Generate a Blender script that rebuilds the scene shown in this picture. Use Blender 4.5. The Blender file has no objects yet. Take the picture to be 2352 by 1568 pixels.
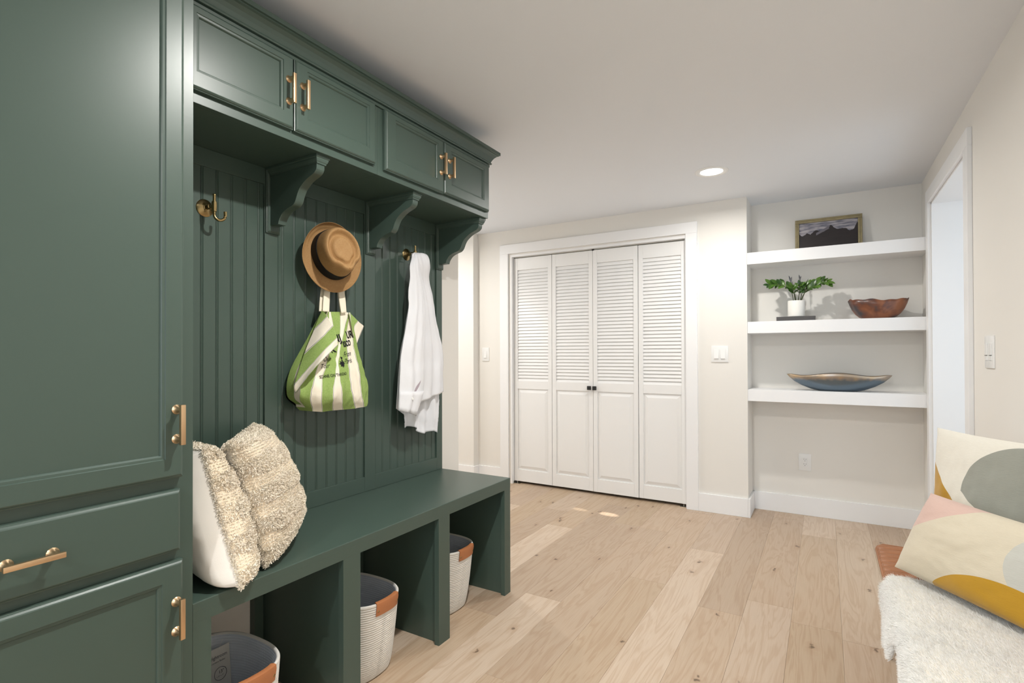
import bpy, bmesh, math, random
import numpy as np
from mathutils import Vector, Matrix, noise
from mathutils.bvhtree import BVHTree
random.seed(7); rng = np.random.default_rng(7)
C = bpy.context.scene.collection
SC = bpy.context.scene

# ------------------------------------------------------------------ camera, world, light, exposure
cam = bpy.data.cameras.new('camera'); camo = bpy.data.objects.new('camera', cam); C.objects.link(camo)
cam.sensor_width = 36; cam.lens = 1212.28 * 36 / 2352; cam.shift_y = 18.2 / 2352; cam.clip_start = .02
def cam_matrix(yaw, p, r, loc):
    f = Vector((-math.sin(yaw) * math.cos(p), math.cos(yaw) * math.cos(p), math.sin(p)))
    rt = Vector((math.cos(yaw), math.sin(yaw), 0)); up = rt.cross(f)
    rt2 = rt * math.cos(r) + up * math.sin(r); up2 = up * math.cos(r) - rt * math.sin(r)
    m = Matrix((rt2, up2, -f)).transposed().to_4x4(); m.translation = loc
    return m
camo.matrix_world = cam_matrix(.534915, .007308, -.0027835, Vector((0, 0, 1.18)))
SC.camera = camo
vs = SC.view_settings
vs.view_transform = 'Standard'; vs.look = 'None'; vs.gamma = 1; vs.exposure = 0.14; vs.use_curve_mapping = False
SC.display_settings.display_device = 'sRGB'
w = bpy.data.worlds.new('world'); SC.world = w; w.use_nodes = True
bg = w.node_tree.nodes['Background']; bg.inputs[0].default_value = (.80, .90, 1.0, 1); bg.inputs[1].default_value = .9
def area(name, loc, direction, sx, sy, energy, color, shape='RECTANGLE', spread=180, parent=None):
    l = bpy.data.lights.new(name, 'AREA'); l.shape = shape; l.size = sx; l.size_y = sy; l.energy = energy; l.color = color
    l.spread = math.radians(spread)
    o = bpy.data.objects.new(name, l); C.objects.link(o)
    o.location = loc; o.rotation_euler = Vector(direction).to_track_quat('-Z', 'Y').to_euler()
    if parent: o.parent = parent; o.location = Vector(loc) - parent.location
    return o
# fill lamp added for an unseen window behind the camera; daylight through right opening
area('window_fill', (-.85, -2.93, 1.35), (0.0, 1, -.06), 2.2, 1.7, 32, (.82, .91, 1.0))
area('opening_daylight', (1.15, 3.5, 1.25), (-1, .04, -.12), 1.0, 1.9, 5.5, (.80, .90, 1.0))
area('alcove_daylight', (-3.9, 3.2, 1.35), (1, .1, -.05), 1.2, 1.7, 9, (.97, .98, 1.0))
# added narrow spot lamps standing in for a patch of sun before the closet
def sunbeam_spot(src, dst, watts, ang):
    l = bpy.data.lights.new('sunbeam_spot', 'SPOT'); l.energy = watts; l.spot_size = math.radians(ang); l.spot_blend = .35; l.shadow_soft_size = .01; l.color = (1, .97, .9)
    o = bpy.data.objects.new('sunbeam_spot', l); C.objects.link(o); o.location = src; o.rotation_euler = (Vector(dst) - Vector(src)).to_track_quat('-Z', 'Y').to_euler()
sunbeam_spot((1.7, 3.30, 1.85), (-1.37, 3.69, 0), 1300, 1.35)
sunbeam_spot((1.7, 3.30, 1.85), (-1.60, 3.695, 0), 700, .7)
DOWN_W = 22; DOWN_COL = (1.0, .975, .93)

# ------------------------------------------------------------------ node helpers and materials
def s2l(c):
    return tuple(((v / 255) / 12.92 if v / 255 <= .04045 else ((v / 255 + .055) / 1.055) ** 2.4) for v in c)
def newmat(name):
    m = bpy.data.materials.new(name); m.use_nodes = True
    nt = m.node_tree; b = nt.nodes['Principled BSDF']
    return m, nt, b
def N(nt, t, **k):
    n = nt.nodes.new(t)
    for a, v in k.items():
        if a.startswith('i_'): n.inputs[a[2:].replace('_', ' ')].default_value = v
        else: setattr(n, a, v)
    return n
def L(nt, a, b): nt.links.new(a, b)
def bump(nt, b, src, strength=.2, dist=.002):
    n = N(nt, 'ShaderNodeBump'); n.inputs['Strength'].default_value = strength; n.inputs['Distance'].default_value = dist
    L(nt, src, n.inputs['Height']); L(nt, n.outputs[0], b.inputs['Normal']); return n
def mixc(nt, fac, a, b):
    n = N(nt, 'ShaderNodeMix', data_type='RGBA')
    for sock, v in ((0, fac), (6, a), (7, b)):
        if hasattr(v, 'is_linked') or hasattr(v, 'links'): L(nt, v, n.inputs[sock])
        else: n.inputs[sock].default_value = v if sock == 0 else (*v[:3], 1)
    return n.outputs[2]
def math_(nt, op, a, b=None, c=None):
    n = N(nt, 'ShaderNodeMath', operation=op)
    for i, v in enumerate((a, b, c)):
        if v is None: continue
        if hasattr(v, 'links'): L(nt, v, n.inputs[i])
        else: n.inputs[i].default_value = v
    return n.outputs[0]
def paint(name, rgb, rough=.6, noise_scale=60, bs=.05, spec=.5, coat=0, metal=0, var=0):
    m, nt, b = newmat(name)
    col = s2l(rgb)
    b.inputs['Base Color'].default_value = (*col, 1); b.inputs['Roughness'].default_value = rough
    b.inputs['Specular IOR Level'].default_value = spec; b.inputs['Metallic'].default_value = metal
    b.inputs['Coat Weight'].default_value = coat
    tc = N(nt, 'ShaderNodeTexCoord'); no = N(nt, 'ShaderNodeTexNoise'); no.inputs['Scale'].default_value = noise_scale
    no.inputs['Detail'].default_value = 4
    L(nt, tc.outputs['Object'], no.inputs['Vector'])
    if bs: bump(nt, b, no.outputs[0], bs, .002)
    if var:
        d = tuple(max(0, c * (1 - var)) for c in col); e = tuple(min(1, c * (1 + var)) for c in col)
        L(nt, mixc(nt, no.outputs[0], d, e), b.inputs['Base Color'])
    return m
M = {}
M['wall'] = paint('wall_paint', (233, 230, 224), .85, 220, .06, .3)
M['ceiling'] = paint('ceiling_paint', (231, 234, 238), .9, 200, .05, .2)
M['trim'] = paint('white_trim_paint', (240, 240, 240), .42, 40, .02, .4)
M['door_white'] = paint('white_door_paint', (238, 238, 237), .36, 40, .02, .4)
M['green'] = paint('green_lacquer', (68, 85, 77), .36, 90, .035, .5)
M['brass'] = paint('brushed_brass', (220, 188, 150), .34, 300, .03, .5, metal=1)
M['old_brass'] = paint('antique_brass', (166, 146, 104), .25, 200, .03, .5, metal=1)
M['black'] = paint('black_metal', (22, 22, 22), .5, 80, .02)
M['subfloor'] = paint('subfloor', (122, 98, 76), .9, 20, 0)
M['dark'] = paint('dark_void', (30, 26, 22), .9, 20, 0)
M['steel'] = paint('zinc_steel', (190, 188, 178), .35, 100, .02, metal=1)
M['plastic'] = paint('white_plastic', (236, 236, 234), .35, 100, 0, .5)
M['slot'] = paint('slot_grey', (90, 88, 84), .6, 100, 0)
M['linen'] = paint('ivory_linen', (240, 235, 227), .95, 420, .07, .2)
M['yarn'] = paint('ivory_yarn', (250, 238, 222), .95, 14, 0, .15, var=.10)
M['yarn_flat'] = paint('ivory_weave', (240, 224, 200), .95, 320, .6, .15, var=.16)
M['fur'] = paint('white_fur', (250, 249, 246), .9, 18, 0, .2, var=.05)
M['hide_skin'] = paint('sheepskin_hide', (232, 226, 214), .9, 30, .1, .2)
M['pot'] = paint('white_ceramic', (236, 234, 228), .5, 60, .02, .4)
M['book'] = paint('charcoal_book_cover', (82, 80, 80), .6, 200, .05, .3)
M['paper'] = paint('book_paper', (224, 218, 206), .9, 300, .1, .2)
M['shirt'] = paint('white_cotton', (233, 234, 238), .9, 500, .12, .15)
M['canvas'] = paint('cream_canvas', (238, 230, 210), .95, 600, .2, .15)
M['print'] = paint('black_print', (30, 30, 34), .8, 300, 0, .2)
M['card'] = paint('tag_card', (206, 202, 194), .8, 100, 0, .2)
M['cardink'] = paint('tag_ink', (70, 74, 84), .8, 100, 0, .2)
M['stem'] = paint('plant_stem', (74, 78, 52), .6, 60, .05)
M['soil'] = paint('potting_soil', (60, 46, 36), .95, 90, .5)
M['backlit_leaf'] = paint('grey_backlit_leaf', (112, 112, 116), .6, 60, .03)  # backlit look of the upright leaves put into a grey colour
M['ribbon'] = paint('black_ribbon', (14, 14, 15), .7, 300, .15, .3)

def mat_leather(name, rgb):
    m, nt, b = newmat(name); c = s2l(rgb)
    tc = N(nt, 'ShaderNodeTexCoord'); v = N(nt, 'ShaderNodeTexVoronoi'); v.inputs['Scale'].default_value = 420
    no = N(nt, 'ShaderNodeTexNoise'); no.inputs['Scale'].default_value = 12
    L(nt, tc.outputs['Object'], v.inputs['Vector']); L(nt, tc.outputs['Object'], no.inputs['Vector'])
    L(nt, mixc(nt, no.outputs[0], tuple(x * .75 for x in c), tuple(min(1, x * 1.2) for x in c)), b.inputs['Base Color'])
    b.inputs['Roughness'].default_value = .45; bump(nt, b, v.outputs[0], .15, .001); return m
M['leather'] = mat_leather('tan_leather', (180, 116, 74)); M['brown_leather'] = mat_leather('brown_leather', (158, 104, 66))

def mat_oak():
    m, nt, b = newmat('oak_plank')
    oi = N(nt, 'ShaderNodeObjectInfo'); tc = N(nt, 'ShaderNodeTexCoord')
    off = N(nt, 'ShaderNodeVectorMath', operation='SCALE'); cx = N(nt, 'ShaderNodeCombineXYZ')
    r1 = math_(nt, 'MULTIPLY', oi.outputs['Random'], 37.1); r2 = math_(nt, 'MULTIPLY', oi.outputs['Random'], 91.7)
    L(nt, r1, cx.inputs[0]); L(nt, r2, cx.inputs[1]); L(nt, r1, cx.inputs[2])
    ad = N(nt, 'ShaderNodeVectorMath', operation='ADD'); L(nt, tc.outputs['Object'], ad.inputs[0]); L(nt, cx.outputs[0], ad.inputs[1])
    mp = N(nt, 'ShaderNodeMapping'); mp.inputs['Scale'].default_value = (9, .9, 9); L(nt, ad.outputs[0], mp.inputs['Vector'])
    n1 = N(nt, 'ShaderNodeTexNoise'); n1.inputs['Scale'].default_value = 1.6; n1.inputs['Detail'].default_value = 3; n1.inputs['Distortion'].default_value = .7
    L(nt, mp.outputs[0], n1.inputs['Vector'])
    ring = math_(nt, 'SINE', math_(nt, 'MULTIPLY', n1.outputs[0], 46.0))
    ring = math_(nt, 'MULTIPLY_ADD', ring, .5, .5)
    mp2 = N(nt, 'ShaderNodeMapping'); mp2.inputs['Scale'].default_value = (260, 9, 60); L(nt, ad.outputs[0], mp2.inputs['Vector'])
    n2 = N(nt, 'ShaderNodeTexNoise'); n2.inputs['Scale'].default_value = 1; n2.inputs['Detail'].default_value = 5; L(nt, mp2.outputs[0], n2.inputs['Vector'])
    n3 = N(nt, 'ShaderNodeTexNoise'); n3.inputs['Scale'].default_value = 2.4; L(nt, ad.outputs[0], n3.inputs['Vector'])
    ramp = N(nt, 'ShaderNodeValToRGB'); cr = ramp.color_ramp
    cols = [(0, (188, 169, 149)), (.25, (203, 183, 161)), (.5, (194, 174, 150)), (.75, (216, 199, 180)), (1, (184, 164, 144))]
    cr.elements[0].position = 0; cr.elements[0].color = (*s2l(cols[0][1]), 1); cr.elements[1].position = 1; cr.elements[1].color = (*s2l(cols[4][1]), 1)
    for p, c in cols[1:4]: e = cr.elements.new(p); e.color = (*s2l(c), 1)
    L(nt, oi.outputs['Random'], ramp.inputs[0])
    def mul(fac, src, dark):
        x = N(nt, 'ShaderNodeMix', data_type='RGBA', blend_type='MULTIPLY'); L(nt, fac, x.inputs[0]); L(nt, src, x.inputs[6]); x.inputs[7].default_value = (*dark, 1); return x.outputs[2]
    c = mul(math_(nt, 'MULTIPLY', math_(nt, 'POWER', ring, 2.2), .36), ramp.outputs[0], (.72, .60, .48))
    c = mul(math_(nt, 'MULTIPLY', n2.outputs[0], .60), c, (.72, .63, .54))
    c = mul(math_(nt, 'MULTIPLY', n3.outputs[0], .35), c, (.86, .80, .76))
    # knots
    vo = N(nt, 'ShaderNodeTexVoronoi', voronoi_dimensions='2D'); vo.inputs['Scale'].default_value = 2.6
    mp3 = N(nt, 'ShaderNodeMapping'); mp3.inputs['Scale'].default_value = (1.9, .9, 1); L(nt, ad.outputs[0], mp3.inputs['Vector'])
    nw = N(nt, 'ShaderNodeTexNoise'); nw.inputs['Scale'].default_value = 30; L(nt, ad.outputs[0], nw.inputs['Vector'])
    sc = N(nt, 'ShaderNodeVectorMath', operation='SCALE'); L(nt, nw.outputs['Color'], sc.inputs[0]); sc.inputs['Scale'].default_value = .085
    a2 = N(nt, 'ShaderNodeVectorMath', operation='ADD'); L(nt, mp3.outputs[0], a2.inputs[0]); L(nt, sc.outputs[0], a2.inputs[1]); L(nt, a2.outputs[0], vo.inputs['Vector'])
    sep = N(nt, 'ShaderNodeSeparateColor'); L(nt, vo.outputs['Color'], sep.inputs[0])
    pick = math_(nt, 'GREATER_THAN', sep.outputs[0], .30)
    k = N(nt, 'ShaderNodeMapRange'); L(nt, vo.outputs['Distance'], k.inputs[0]); k.inputs[1].default_value = .018; k.inputs[2].default_value = .045; k.inputs[3].default_value = .8; k.inputs[4].default_value = 0
    c = mul(math_(nt, 'MULTIPLY', k.outputs[0], pick), c, (.20, .17, .15))
    k2 = N(nt, 'ShaderNodeMapRange'); L(nt, vo.outputs['Distance'], k2.inputs[0]); k2.inputs[1].default_value = .03; k2.inputs[2].default_value = .16; k2.inputs[3].default_value = .35; k2.inputs[4].default_value = 0
    c = mul(math_(nt, 'MULTIPLY', k2.outputs[0], pick), c, (.75, .62, .5))
    L(nt, c, b.inputs['Base Color'])
    b.inputs['Roughness'].default_value = .42; b.inputs['Specular IOR Level'].default_value = .35
    bump(nt, b, n2.outputs[0], .12, .001)
    return m
M['oak'] = mat_oak()

def mat_rope(name, rgb, var=.12):
    m, nt, b = newmat(name); c = s2l(rgb)
    uv = N(nt, 'ShaderNodeTexCoord'); wv = N(nt, 'ShaderNodeTexWave', wave_type='BANDS', bands_direction='DIAGONAL')
    wv.inputs['Scale'].default_value = 1; mp = N(nt, 'ShaderNodeMapping'); mp.inputs['Scale'].default_value = (160, 24, 1)
    L(nt, uv.outputs['UV'], mp.inputs['Vector']); L(nt, mp.outputs[0], wv.inputs['Vector'])
    L(nt, mixc(nt, wv.outputs[0], tuple(x * (1 - var * 1.6) for x in c), tuple(min(1, x * (1 + var * .3)) for x in c)), b.inputs['Base Color'])
    b.inputs['Roughness'].default_value = .9; bump(nt, b, wv.outputs[0], .5, .002); return m
M['rope_white'] = mat_rope('white_cotton_rope', (246, 243, 236), .05); M['rope_grey'] = mat_rope('grey_cotton_rope', (226, 232, 240), .06)

def mat_straw():
    m, nt, b = newmat('woven_straw')
    uv = N(nt, 'ShaderNodeTexCoord'); mp = N(nt, 'ShaderNodeMapping'); mp.inputs['Scale'].default_value = (60, 34, 1); L(nt, uv.outputs['UV'], mp.inputs['Vector'])
    ck = N(nt, 'ShaderNodeTexBrick'); ck.inputs['Scale'].default_value = 1; ck.inputs['Color1'].default_value = (*s2l((222, 188, 132)), 1)
    ck.inputs['Color2'].default_value = (*s2l((190, 152, 98)), 1); ck.inputs['Mortar'].default_value = (*s2l((120, 80, 40)), 1); ck.inputs['Mortar Size'].default_value = .06
    L(nt, mp.outputs[0], ck.inputs['Vector'])
    no = N(nt, 'ShaderNodeTexNoise'); no.inputs['Scale'].default_value = 60; L(nt, uv.outputs['Object'], no.inputs['Vector'])
    x = N(nt, 'ShaderNodeMix', data_type='RGBA', blend_type='MULTIPLY'); L(nt, math_(nt, 'MULTIPLY', no.outputs[0], .5), x.inputs[0]); L(nt, ck.outputs[0], x.inputs[6]); x.inputs[7].default_value = (.75, .6, .45, 1)
    L(nt, x.outputs[2], b.inputs['Base Color']); b.inputs['Roughness'].default_value = .75
    bump(nt, b, ck.outputs['Fac'], -.5, .002); return m
M['straw'] = mat_straw()

def mat_bag():
    # UV.x counts stripe boundaries; even = green, odd = cream, thin blue-grey pin line beside each boundary
    m, nt, b = newmat('striped_canvas')
    uv = N(nt, 'ShaderNodeUVMap'); sp = N(nt, 'ShaderNodeSeparateXYZ'); L(nt, uv.outputs[0], sp.inputs[0])
    par = math_(nt, 'GREATER_THAN', math_(nt, 'MODULO', math_(nt, 'ADD', sp.outputs[0], 20), 2.0), 1.0)
    fr = math_(nt, 'FRACT', math_(nt, 'ADD', sp.outputs[0], 20))
    tc = N(nt, 'ShaderNodeTexCoord'); no = N(nt, 'ShaderNodeTexNoise'); no.inputs['Scale'].default_value = 180; no.inputs['Detail'].default_value = 3
    L(nt, tc.outputs['Object'], no.inputs['Vector'])
    g = mixc(nt, no.outputs[0], s2l((128, 156, 82)), s2l((164, 186, 114)))
    c = mixc(nt, par, g, s2l((240, 232, 214)))
    e = math_(nt, 'MULTIPLY', math_(nt, 'GREATER_THAN', fr, .03), math_(nt, 'LESS_THAN', fr, .065))
    e2 = math_(nt, 'MULTIPLY', math_(nt, 'GREATER_THAN', fr, .93), math_(nt, 'LESS_THAN', fr, .965))
    line = math_(nt, 'MULTIPLY', math_(nt, 'ADD', e, e2), par)
    c = mixc(nt, line, c, s2l((110, 118, 140)))
    L(nt, c, b.inputs['Base Color']); b.inputs['Roughness'].default_value = .95; b.inputs['Specular IOR Level'].default_value = .15
    bump(nt, b, no.outputs[0], .25, .002); return m
M['bag'] = mat_bag()

def uvxy(nt):
    uv = N(nt, 'ShaderNodeUVMap'); sp = N(nt, 'ShaderNodeSeparateXYZ'); L(nt, uv.outputs[0], sp.inputs[0]); return sp.outputs[0], sp.outputs[1]
def circ(nt, u, v, cu, cv, ru, rv):
    a = math_(nt, 'DIVIDE', math_(nt, 'SUBTRACT', u, cu), ru); b = math_(nt, 'DIVIDE', math_(nt, 'SUBTRACT', v, cv), rv)
    return math_(nt, 'LESS_THAN', math_(nt, 'ADD', math_(nt, 'MULTIPLY', a, a), math_(nt, 'MULTIPLY', b, b)), 1.0)
def line(nt, u, v, a, b_, c):   # a*u + b*v > c
    return math_(nt, 'GREATER_THAN', math_(nt, 'ADD', math_(nt, 'MULTIPLY', u, a), math_(nt, 'MULTIPLY', v, b_)), c)
def hide(name, layers, base):
    m, nt, b = newmat(name); u, v = uvxy(nt)
    c = None
    tc = N(nt, 'ShaderNodeTexCoord'); mp = N(nt, 'ShaderNodeMapping'); mp.inputs['Scale'].default_value = (60, 60, 700); mp.inputs['Rotation'].default_value = (.5, .4, .3)
    L(nt, tc.outputs['Object'], mp.inputs['Vector'])
    no = N(nt, 'ShaderNodeTexNoise'); no.inputs['Scale'].default_value = 1; no.inputs['Detail'].default_value = 4; L(nt, mp.outputs[0], no.inputs['Vector'])
    c = mixc(nt, 0.0, s2l(base), s2l(base))
    for fn, rgb in layers: c = mixc(nt, fn(nt, u, v), c, s2l(rgb))
    x = N(nt, 'ShaderNodeMix', data_type='RGBA', blend_type='MULTIPLY'); L(nt, math_(nt, 'MULTIPLY', no.outputs[0], .35), x.inputs[0]); L(nt, c, x.inputs[6]); x.inputs[7].default_value = (.72, .68, .62, 1)
    L(nt, x.outputs[2], b.inputs['Base Color']); b.inputs['Roughness'].default_value = .7
    b.inputs['Sheen Weight'].default_value = .25
    bump(nt, b, no.outputs[0], .35, .002); return m
# u runs left to right (0..1), v bottom to top (0..1)
M['hide_back'] = hide('patchwork_hide_back', [
    (lambda nt, u, v: math_(nt, 'MULTIPLY', circ(nt, u, v, 1.0, .55, .56, .42), line(nt, u, v, .45, 1.0, .778)), (150, 152, 142)),
    (lambda nt, u, v: line(nt, u, v, -.75, -1.0, -.75), (186, 140, 20))], (232, 228, 216))
M['hide_front'] = hide('patchwork_hide_front', [
    (lambda nt, u, v: line(nt, u, v, -.95, 1.0, .5), (214, 182, 170)),
    (lambda nt, u, v: circ(nt, u, v, 1.25, .55, .48, .5), (196, 196, 188)),
    (lambda nt, u, v: circ(nt, u, v, .85, -.35, .62, .68), (190, 144, 20))], (214, 204, 182))
def mat_picture():
    m, nt, b = newmat('barn_painting'); u, v = uvxy(nt)
    uv = N(nt, 'ShaderNodeUVMap'); n1 = N(nt, 'ShaderNodeTexNoise'); mp = N(nt, 'ShaderNodeMapping'); mp.inputs['Scale'].default_value = (3, 9, 1)
    L(nt, uv.outputs[0], mp.inputs['Vector']); L(nt, mp.outputs[0], n1.inputs['Vector']); n1.inputs['Scale'].default_value = 1.3; n1.inputs['Detail'].default_value = 6
    sky = N(nt, 'ShaderNodeValToRGB'); e = sky.color_ramp.elements; e[0].position = .38; e[0].color = (*s2l((88, 90, 106)), 1); e[1].position = .62; e[1].color = (*s2l((176, 170, 174)), 1)
    L(nt, n1.outputs[0], sky.inputs[0])
    pr = N(nt, 'ShaderNodeValToRGB'); cr = pr.color_ramp
    pts = [(0, .60), (.04, .52), (.08, .50), (.14, .60), (.2, .54), (.28, .68), (.36, .66), (.42, .58), (.55, .83), (.64, .66), (.80, .66), (.86, .55), (.93, .60), (.97, .78), (1, .85)]
    cr.elements[0].position = 0; cr.elements[0].color = (pts[0][1],) * 3 + (1,); cr.elements[1].position = 1; cr.elements[1].color = (pts[-1][1],) * 3 + (1,)
    for p, h in pts[1:-1]: el = cr.elements.new(p); el.color = (h, h, h, 1)
    L(nt, u, pr.inputs[0])
    n2 = N(nt, 'ShaderNodeTexNoise'); n2.inputs['Scale'].default_value = 28; L(nt, uv.outputs[0], n2.inputs['Vector'])
    h = math_(nt, 'ADD', pr.outputs[0], math_(nt, 'MULTIPLY', math_(nt, 'SUBTRACT', n2.outputs[0], .5), .09))
    ground = mixc(nt, n1.outputs[0], s2l((16, 12, 14)), s2l((44, 34, 34)))
    roof = math_(nt, 'MULTIPLY', math_(nt, 'MULTIPLY', line(nt, u, v, -1.2, 1.0, .12), math_(nt, 'GREATER_THAN', u, .31)), math_(nt, 'LESS_THAN', u, .53))
    c = mixc(nt, math_(nt, 'LESS_THAN', v, h), sky.outputs[0], ground)
    rf = math_(nt, 'MULTIPLY', math_(nt, 'MULTIPLY', math_(nt, 'GREATER_THAN', u, .30), math_(nt, 'LESS_THAN', u, .52)), math_(nt, 'MULTIPLY', math_(nt, 'LESS_THAN', v, math_(nt, 'MULTIPLY_ADD', u, 1.05, .26)), line(nt, u, v, -.95, 1.0, .20)))
    c = mixc(nt, rf, c, s2l((104, 100, 108)))
    L(nt, c, b.inputs['Base Color']); b.inputs['Roughness'].default_value = .4; return m
M['picture'] = mat_picture()
M['gilt'] = paint('weathered_gilt', (150, 138, 104), .55, 40, .3, .4, var=.25)

def mat_bowl():
    m, nt, b = newmat('burnt_wood_bowl'); tc = N(nt, 'ShaderNodeTexCoord'); n1 = N(nt, 'ShaderNodeTexNoise'); n1.inputs['Scale'].default_value = 7; n1.inputs['Detail'].default_value = 3; n1.inputs['Distortion'].default_value = .4
    L(nt, tc.outputs['Object'], n1.inputs['Vector']); r = N(nt, 'ShaderNodeValToRGB'); e = r.color_ramp.elements
    e[0].position = .36; e[0].color = (*s2l((66, 62, 64)), 1); e[1].position = .56; e[1].color = (*s2l((146, 92, 62)), 1); x = r.color_ramp.elements.new(.46); x.color = (*s2l((112, 68, 50)), 1)
    L(nt, n1.outputs[0], r.inputs[0]); L(nt, r.outputs[0], b.inputs['Base Color']); b.inputs['Roughness'].default_value = .32; return m
M['bowl'] = mat_bowl()
def mat_boat():
    m, nt, b = newmat('silvered_metal'); tc = N(nt, 'ShaderNodeTexCoord'); sp = N(nt, 'ShaderNodeSeparateXYZ'); L(nt, tc.outputs['Object'], sp.inputs[0])
    n1 = N(nt, 'ShaderNodeTexNoise'); n1.inputs['Scale'].default_value = 34; n1.inputs['Detail'].default_value = 5; L(nt, tc.outputs['Object'], n1.inputs['Vector'])
    n2 = N(nt, 'ShaderNodeTexNoise'); n2.inputs['Scale'].default_value = 9; L(nt, tc.outputs['Object'], n2.inputs['Vector'])
    top = N(nt, 'ShaderNodeMapRange'); L(nt, math_(nt, 'ADD', sp.outputs[2], math_(nt, 'MULTIPLY', n1.outputs[0], .03)), top.inputs[0]); top.inputs[1].default_value = .086; top.inputs[2].default_value = .112
    gold = mixc(nt, n2.outputs[0], s2l((150, 160, 176)), s2l((214, 176, 112)))
    c = mixc(nt, top.outputs[0], s2l((112, 126, 138)), gold)
    L(nt, c, b.inputs['Base Color']); b.inputs['Metallic'].default_value = .85; b.inputs['Roughness'].default_value = .34; bump(nt, b, n1.outputs[0], .15, .003); return m
M['boat'] = mat_boat()
def mat_leaf():
    m, nt, b = newmat('glossy_leaf'); oi = N(nt, 'ShaderNodeObjectInfo')
    L(nt, mixc(nt, oi.outputs['Random'], s2l((36, 68, 24)), s2l((84, 120, 42))), b.inputs['Base Color']); b.inputs['Roughness'].default_value = .3; return m
M['leaf'] = mat_leaf()
def mat_emit(name, col, s):
    m, nt, b = newmat(name); b.inputs['Base Color'].default_value = (1, 1, 1, 1); b.inputs['Emission Color'].default_value = (*col, 1); b.inputs['Emission Strength'].default_value = s; return m
M['lens'] = mat_emit('downlight_lens', (1, .96, .9), 6)
m_, nt_, b_ = newmat('window_glass'); b_.inputs['Roughness'].default_value = .02; b_.inputs['Transmission Weight'].default_value = 1; b_.inputs['IOR'].default_value = 1.1; M['glass'] = m_

# ------------------------------------------------------------------ geometry helpers
class G:
    """collects verts/faces/uvs in world coordinates"""
    def __init__(s): s.v = []; s.f = []; s.uv = None; s.n = 0
    def add(s, V, F, UV=None):
        V = np.asarray(V, float).reshape(-1, 3); s.v.append(V); b = s.n
        s.f += [tuple(i + b for i in q) for q in F]; s.n += len(V)
        if UV is not None: s.uv = (s.uv or []) + [np.asarray(UV, float).reshape(-1, 2)]
        return s
    def box(s, lo, hi, ch=0.0):
        x0, y0, z0 = lo; x1, y1, z1 = hi
        if ch <= 0:
            V = [(x, y, z) for z in (z0, z1) for y in (y0, y1) for x in (x0, x1)]
            F = [(0, 2, 3, 1), (4, 5, 7, 6), (0, 1, 5, 4), (2, 6, 7, 3), (0, 4, 6, 2), (1, 3, 7, 5)]
            return s.add(V, F)
        bm = bmesh.new(); bmesh.ops.create_cube(bm, size=1)
        for v in bm.verts: v.co = Vector((x0 + (v.co.x + .5) * (x1 - x0), y0 + (v.co.y + .5) * (y1 - y0), z0 + (v.co.z + .5) * (z1 - z0)))
        bmesh.ops.bevel(bm, geom=bm.edges[:], offset=ch, segments=2, affect='EDGES', profile=.6)
        s.bm(bm); return s
    def bm(s, bm):
        bm.verts.index_update(); s.add([v.co[:] for v in bm.verts], [[v.index for v in f.verts] for f in bm.faces]); bm.free(); return s
    def loft(s, rings, close=True, caps=True, uv=None):
        """rings: list of equal-length point lists"""
        n = len(rings[0]); V = [p for r in rings for p in r]; F = []
        for i in range(len(rings) - 1):
            for j in range(n if close else n - 1):
                k = (j + 1) % n; F.append((i * n + j, i * n + k, (i + 1) * n + k, (i + 1) * n + j))
        if caps and close: F.append(tuple(range(n - 1, -1, -1))); F.append(tuple((len(rings) - 1) * n + j for j in range(n)))
        return s.add(V, F, uv)
    def lathe(s, prof, origin, axis=(0, 0, 1), seg=24, caps=True):
        a = Vector(axis).normalized(); q = a.to_track_quat('Z', 'Y'); o = Vector(origin); rings = []
        for r, h in prof: rings.append([tuple(o + q @ Vector((r * math.cos(t), r * math.sin(t), h))) for t in (2 * math.pi * k / seg for k in range(seg))])
        return s.loft(rings, True, caps)
    def tube(s, pts, rad, seg=10, caps=True):
        pts = [Vector(p) for p in pts]; rings = []; up = Vector((.31, .22, .92))
        for i, p in enumerate(pts):
            t = (pts[min(i + 1, len(pts) - 1)] - pts[max(i - 1, 0)]).normalized(); a = t.cross(up)
            if a.length < 1e-4: a = t.cross(Vector((1, 0, 0)))
            a.normalize(); b = t.cross(a); r = rad[i] if hasattr(rad, '__len__') else rad
            rings.append([tuple(p + (a * math.cos(w_) + b * math.sin(w_)) * r) for w_ in (2 * math.pi * k / seg for k in range(seg))])
        return s.loft(rings, True, caps)
    def prism(s, poly, a0, a1, axis='y'):
        """poly in the two other axes (x,z for y; y,z for x; x,y for z)"""
        def P(p, h): return {'y': (p[0], h, p[1]), 'x': (h, p[0], p[1]), 'z': (p[0], p[1], h)}[axis]
        n = len(poly); V = [P(p, a0) for p in poly] + [P(p, a1) for p in poly]
        F = [(i, (i + 1) % n, n + (i + 1) % n, n + i) for i in range(n)] + [tuple(range(n - 1, -1, -1)), tuple(range(n, 2 * n))]
        return s.add(V, F)
    def rects(s, a0, a1, b0, b1, prof, fn):
        """concentric rectangles: prof = list of (inset or (l,r,bot,top), depth); fn(a,b,d)->xyz"""
        V = []; F = []
        for ins, d in prof:
            l, r, bo, to = ins if hasattr(ins, '__len__') else (ins,) * 4
            V += [fn(a0 + l, b0 + bo, d), fn(a1 - r, b0 + bo, d), fn(a1 - r, b1 - to, d), fn(a0 + l, b1 - to, d)]
        for i in range(len(prof) - 1):
            for j in range(4): k = (j + 1) % 4; F.append((4 * i + j, 4 * i + k, 4 * i + 4 + k, 4 * i + 4 + j))
        m = 4 * (len(prof) - 1); F.append((m, m + 1, m + 2, m + 3)); F.append((3, 2, 1, 0))
        return s.add(V, F)
def wloc(o):
    v = Vector((0, 0, 0))
    while o is not None: v += o.location; o = o.parent
    return v
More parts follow.
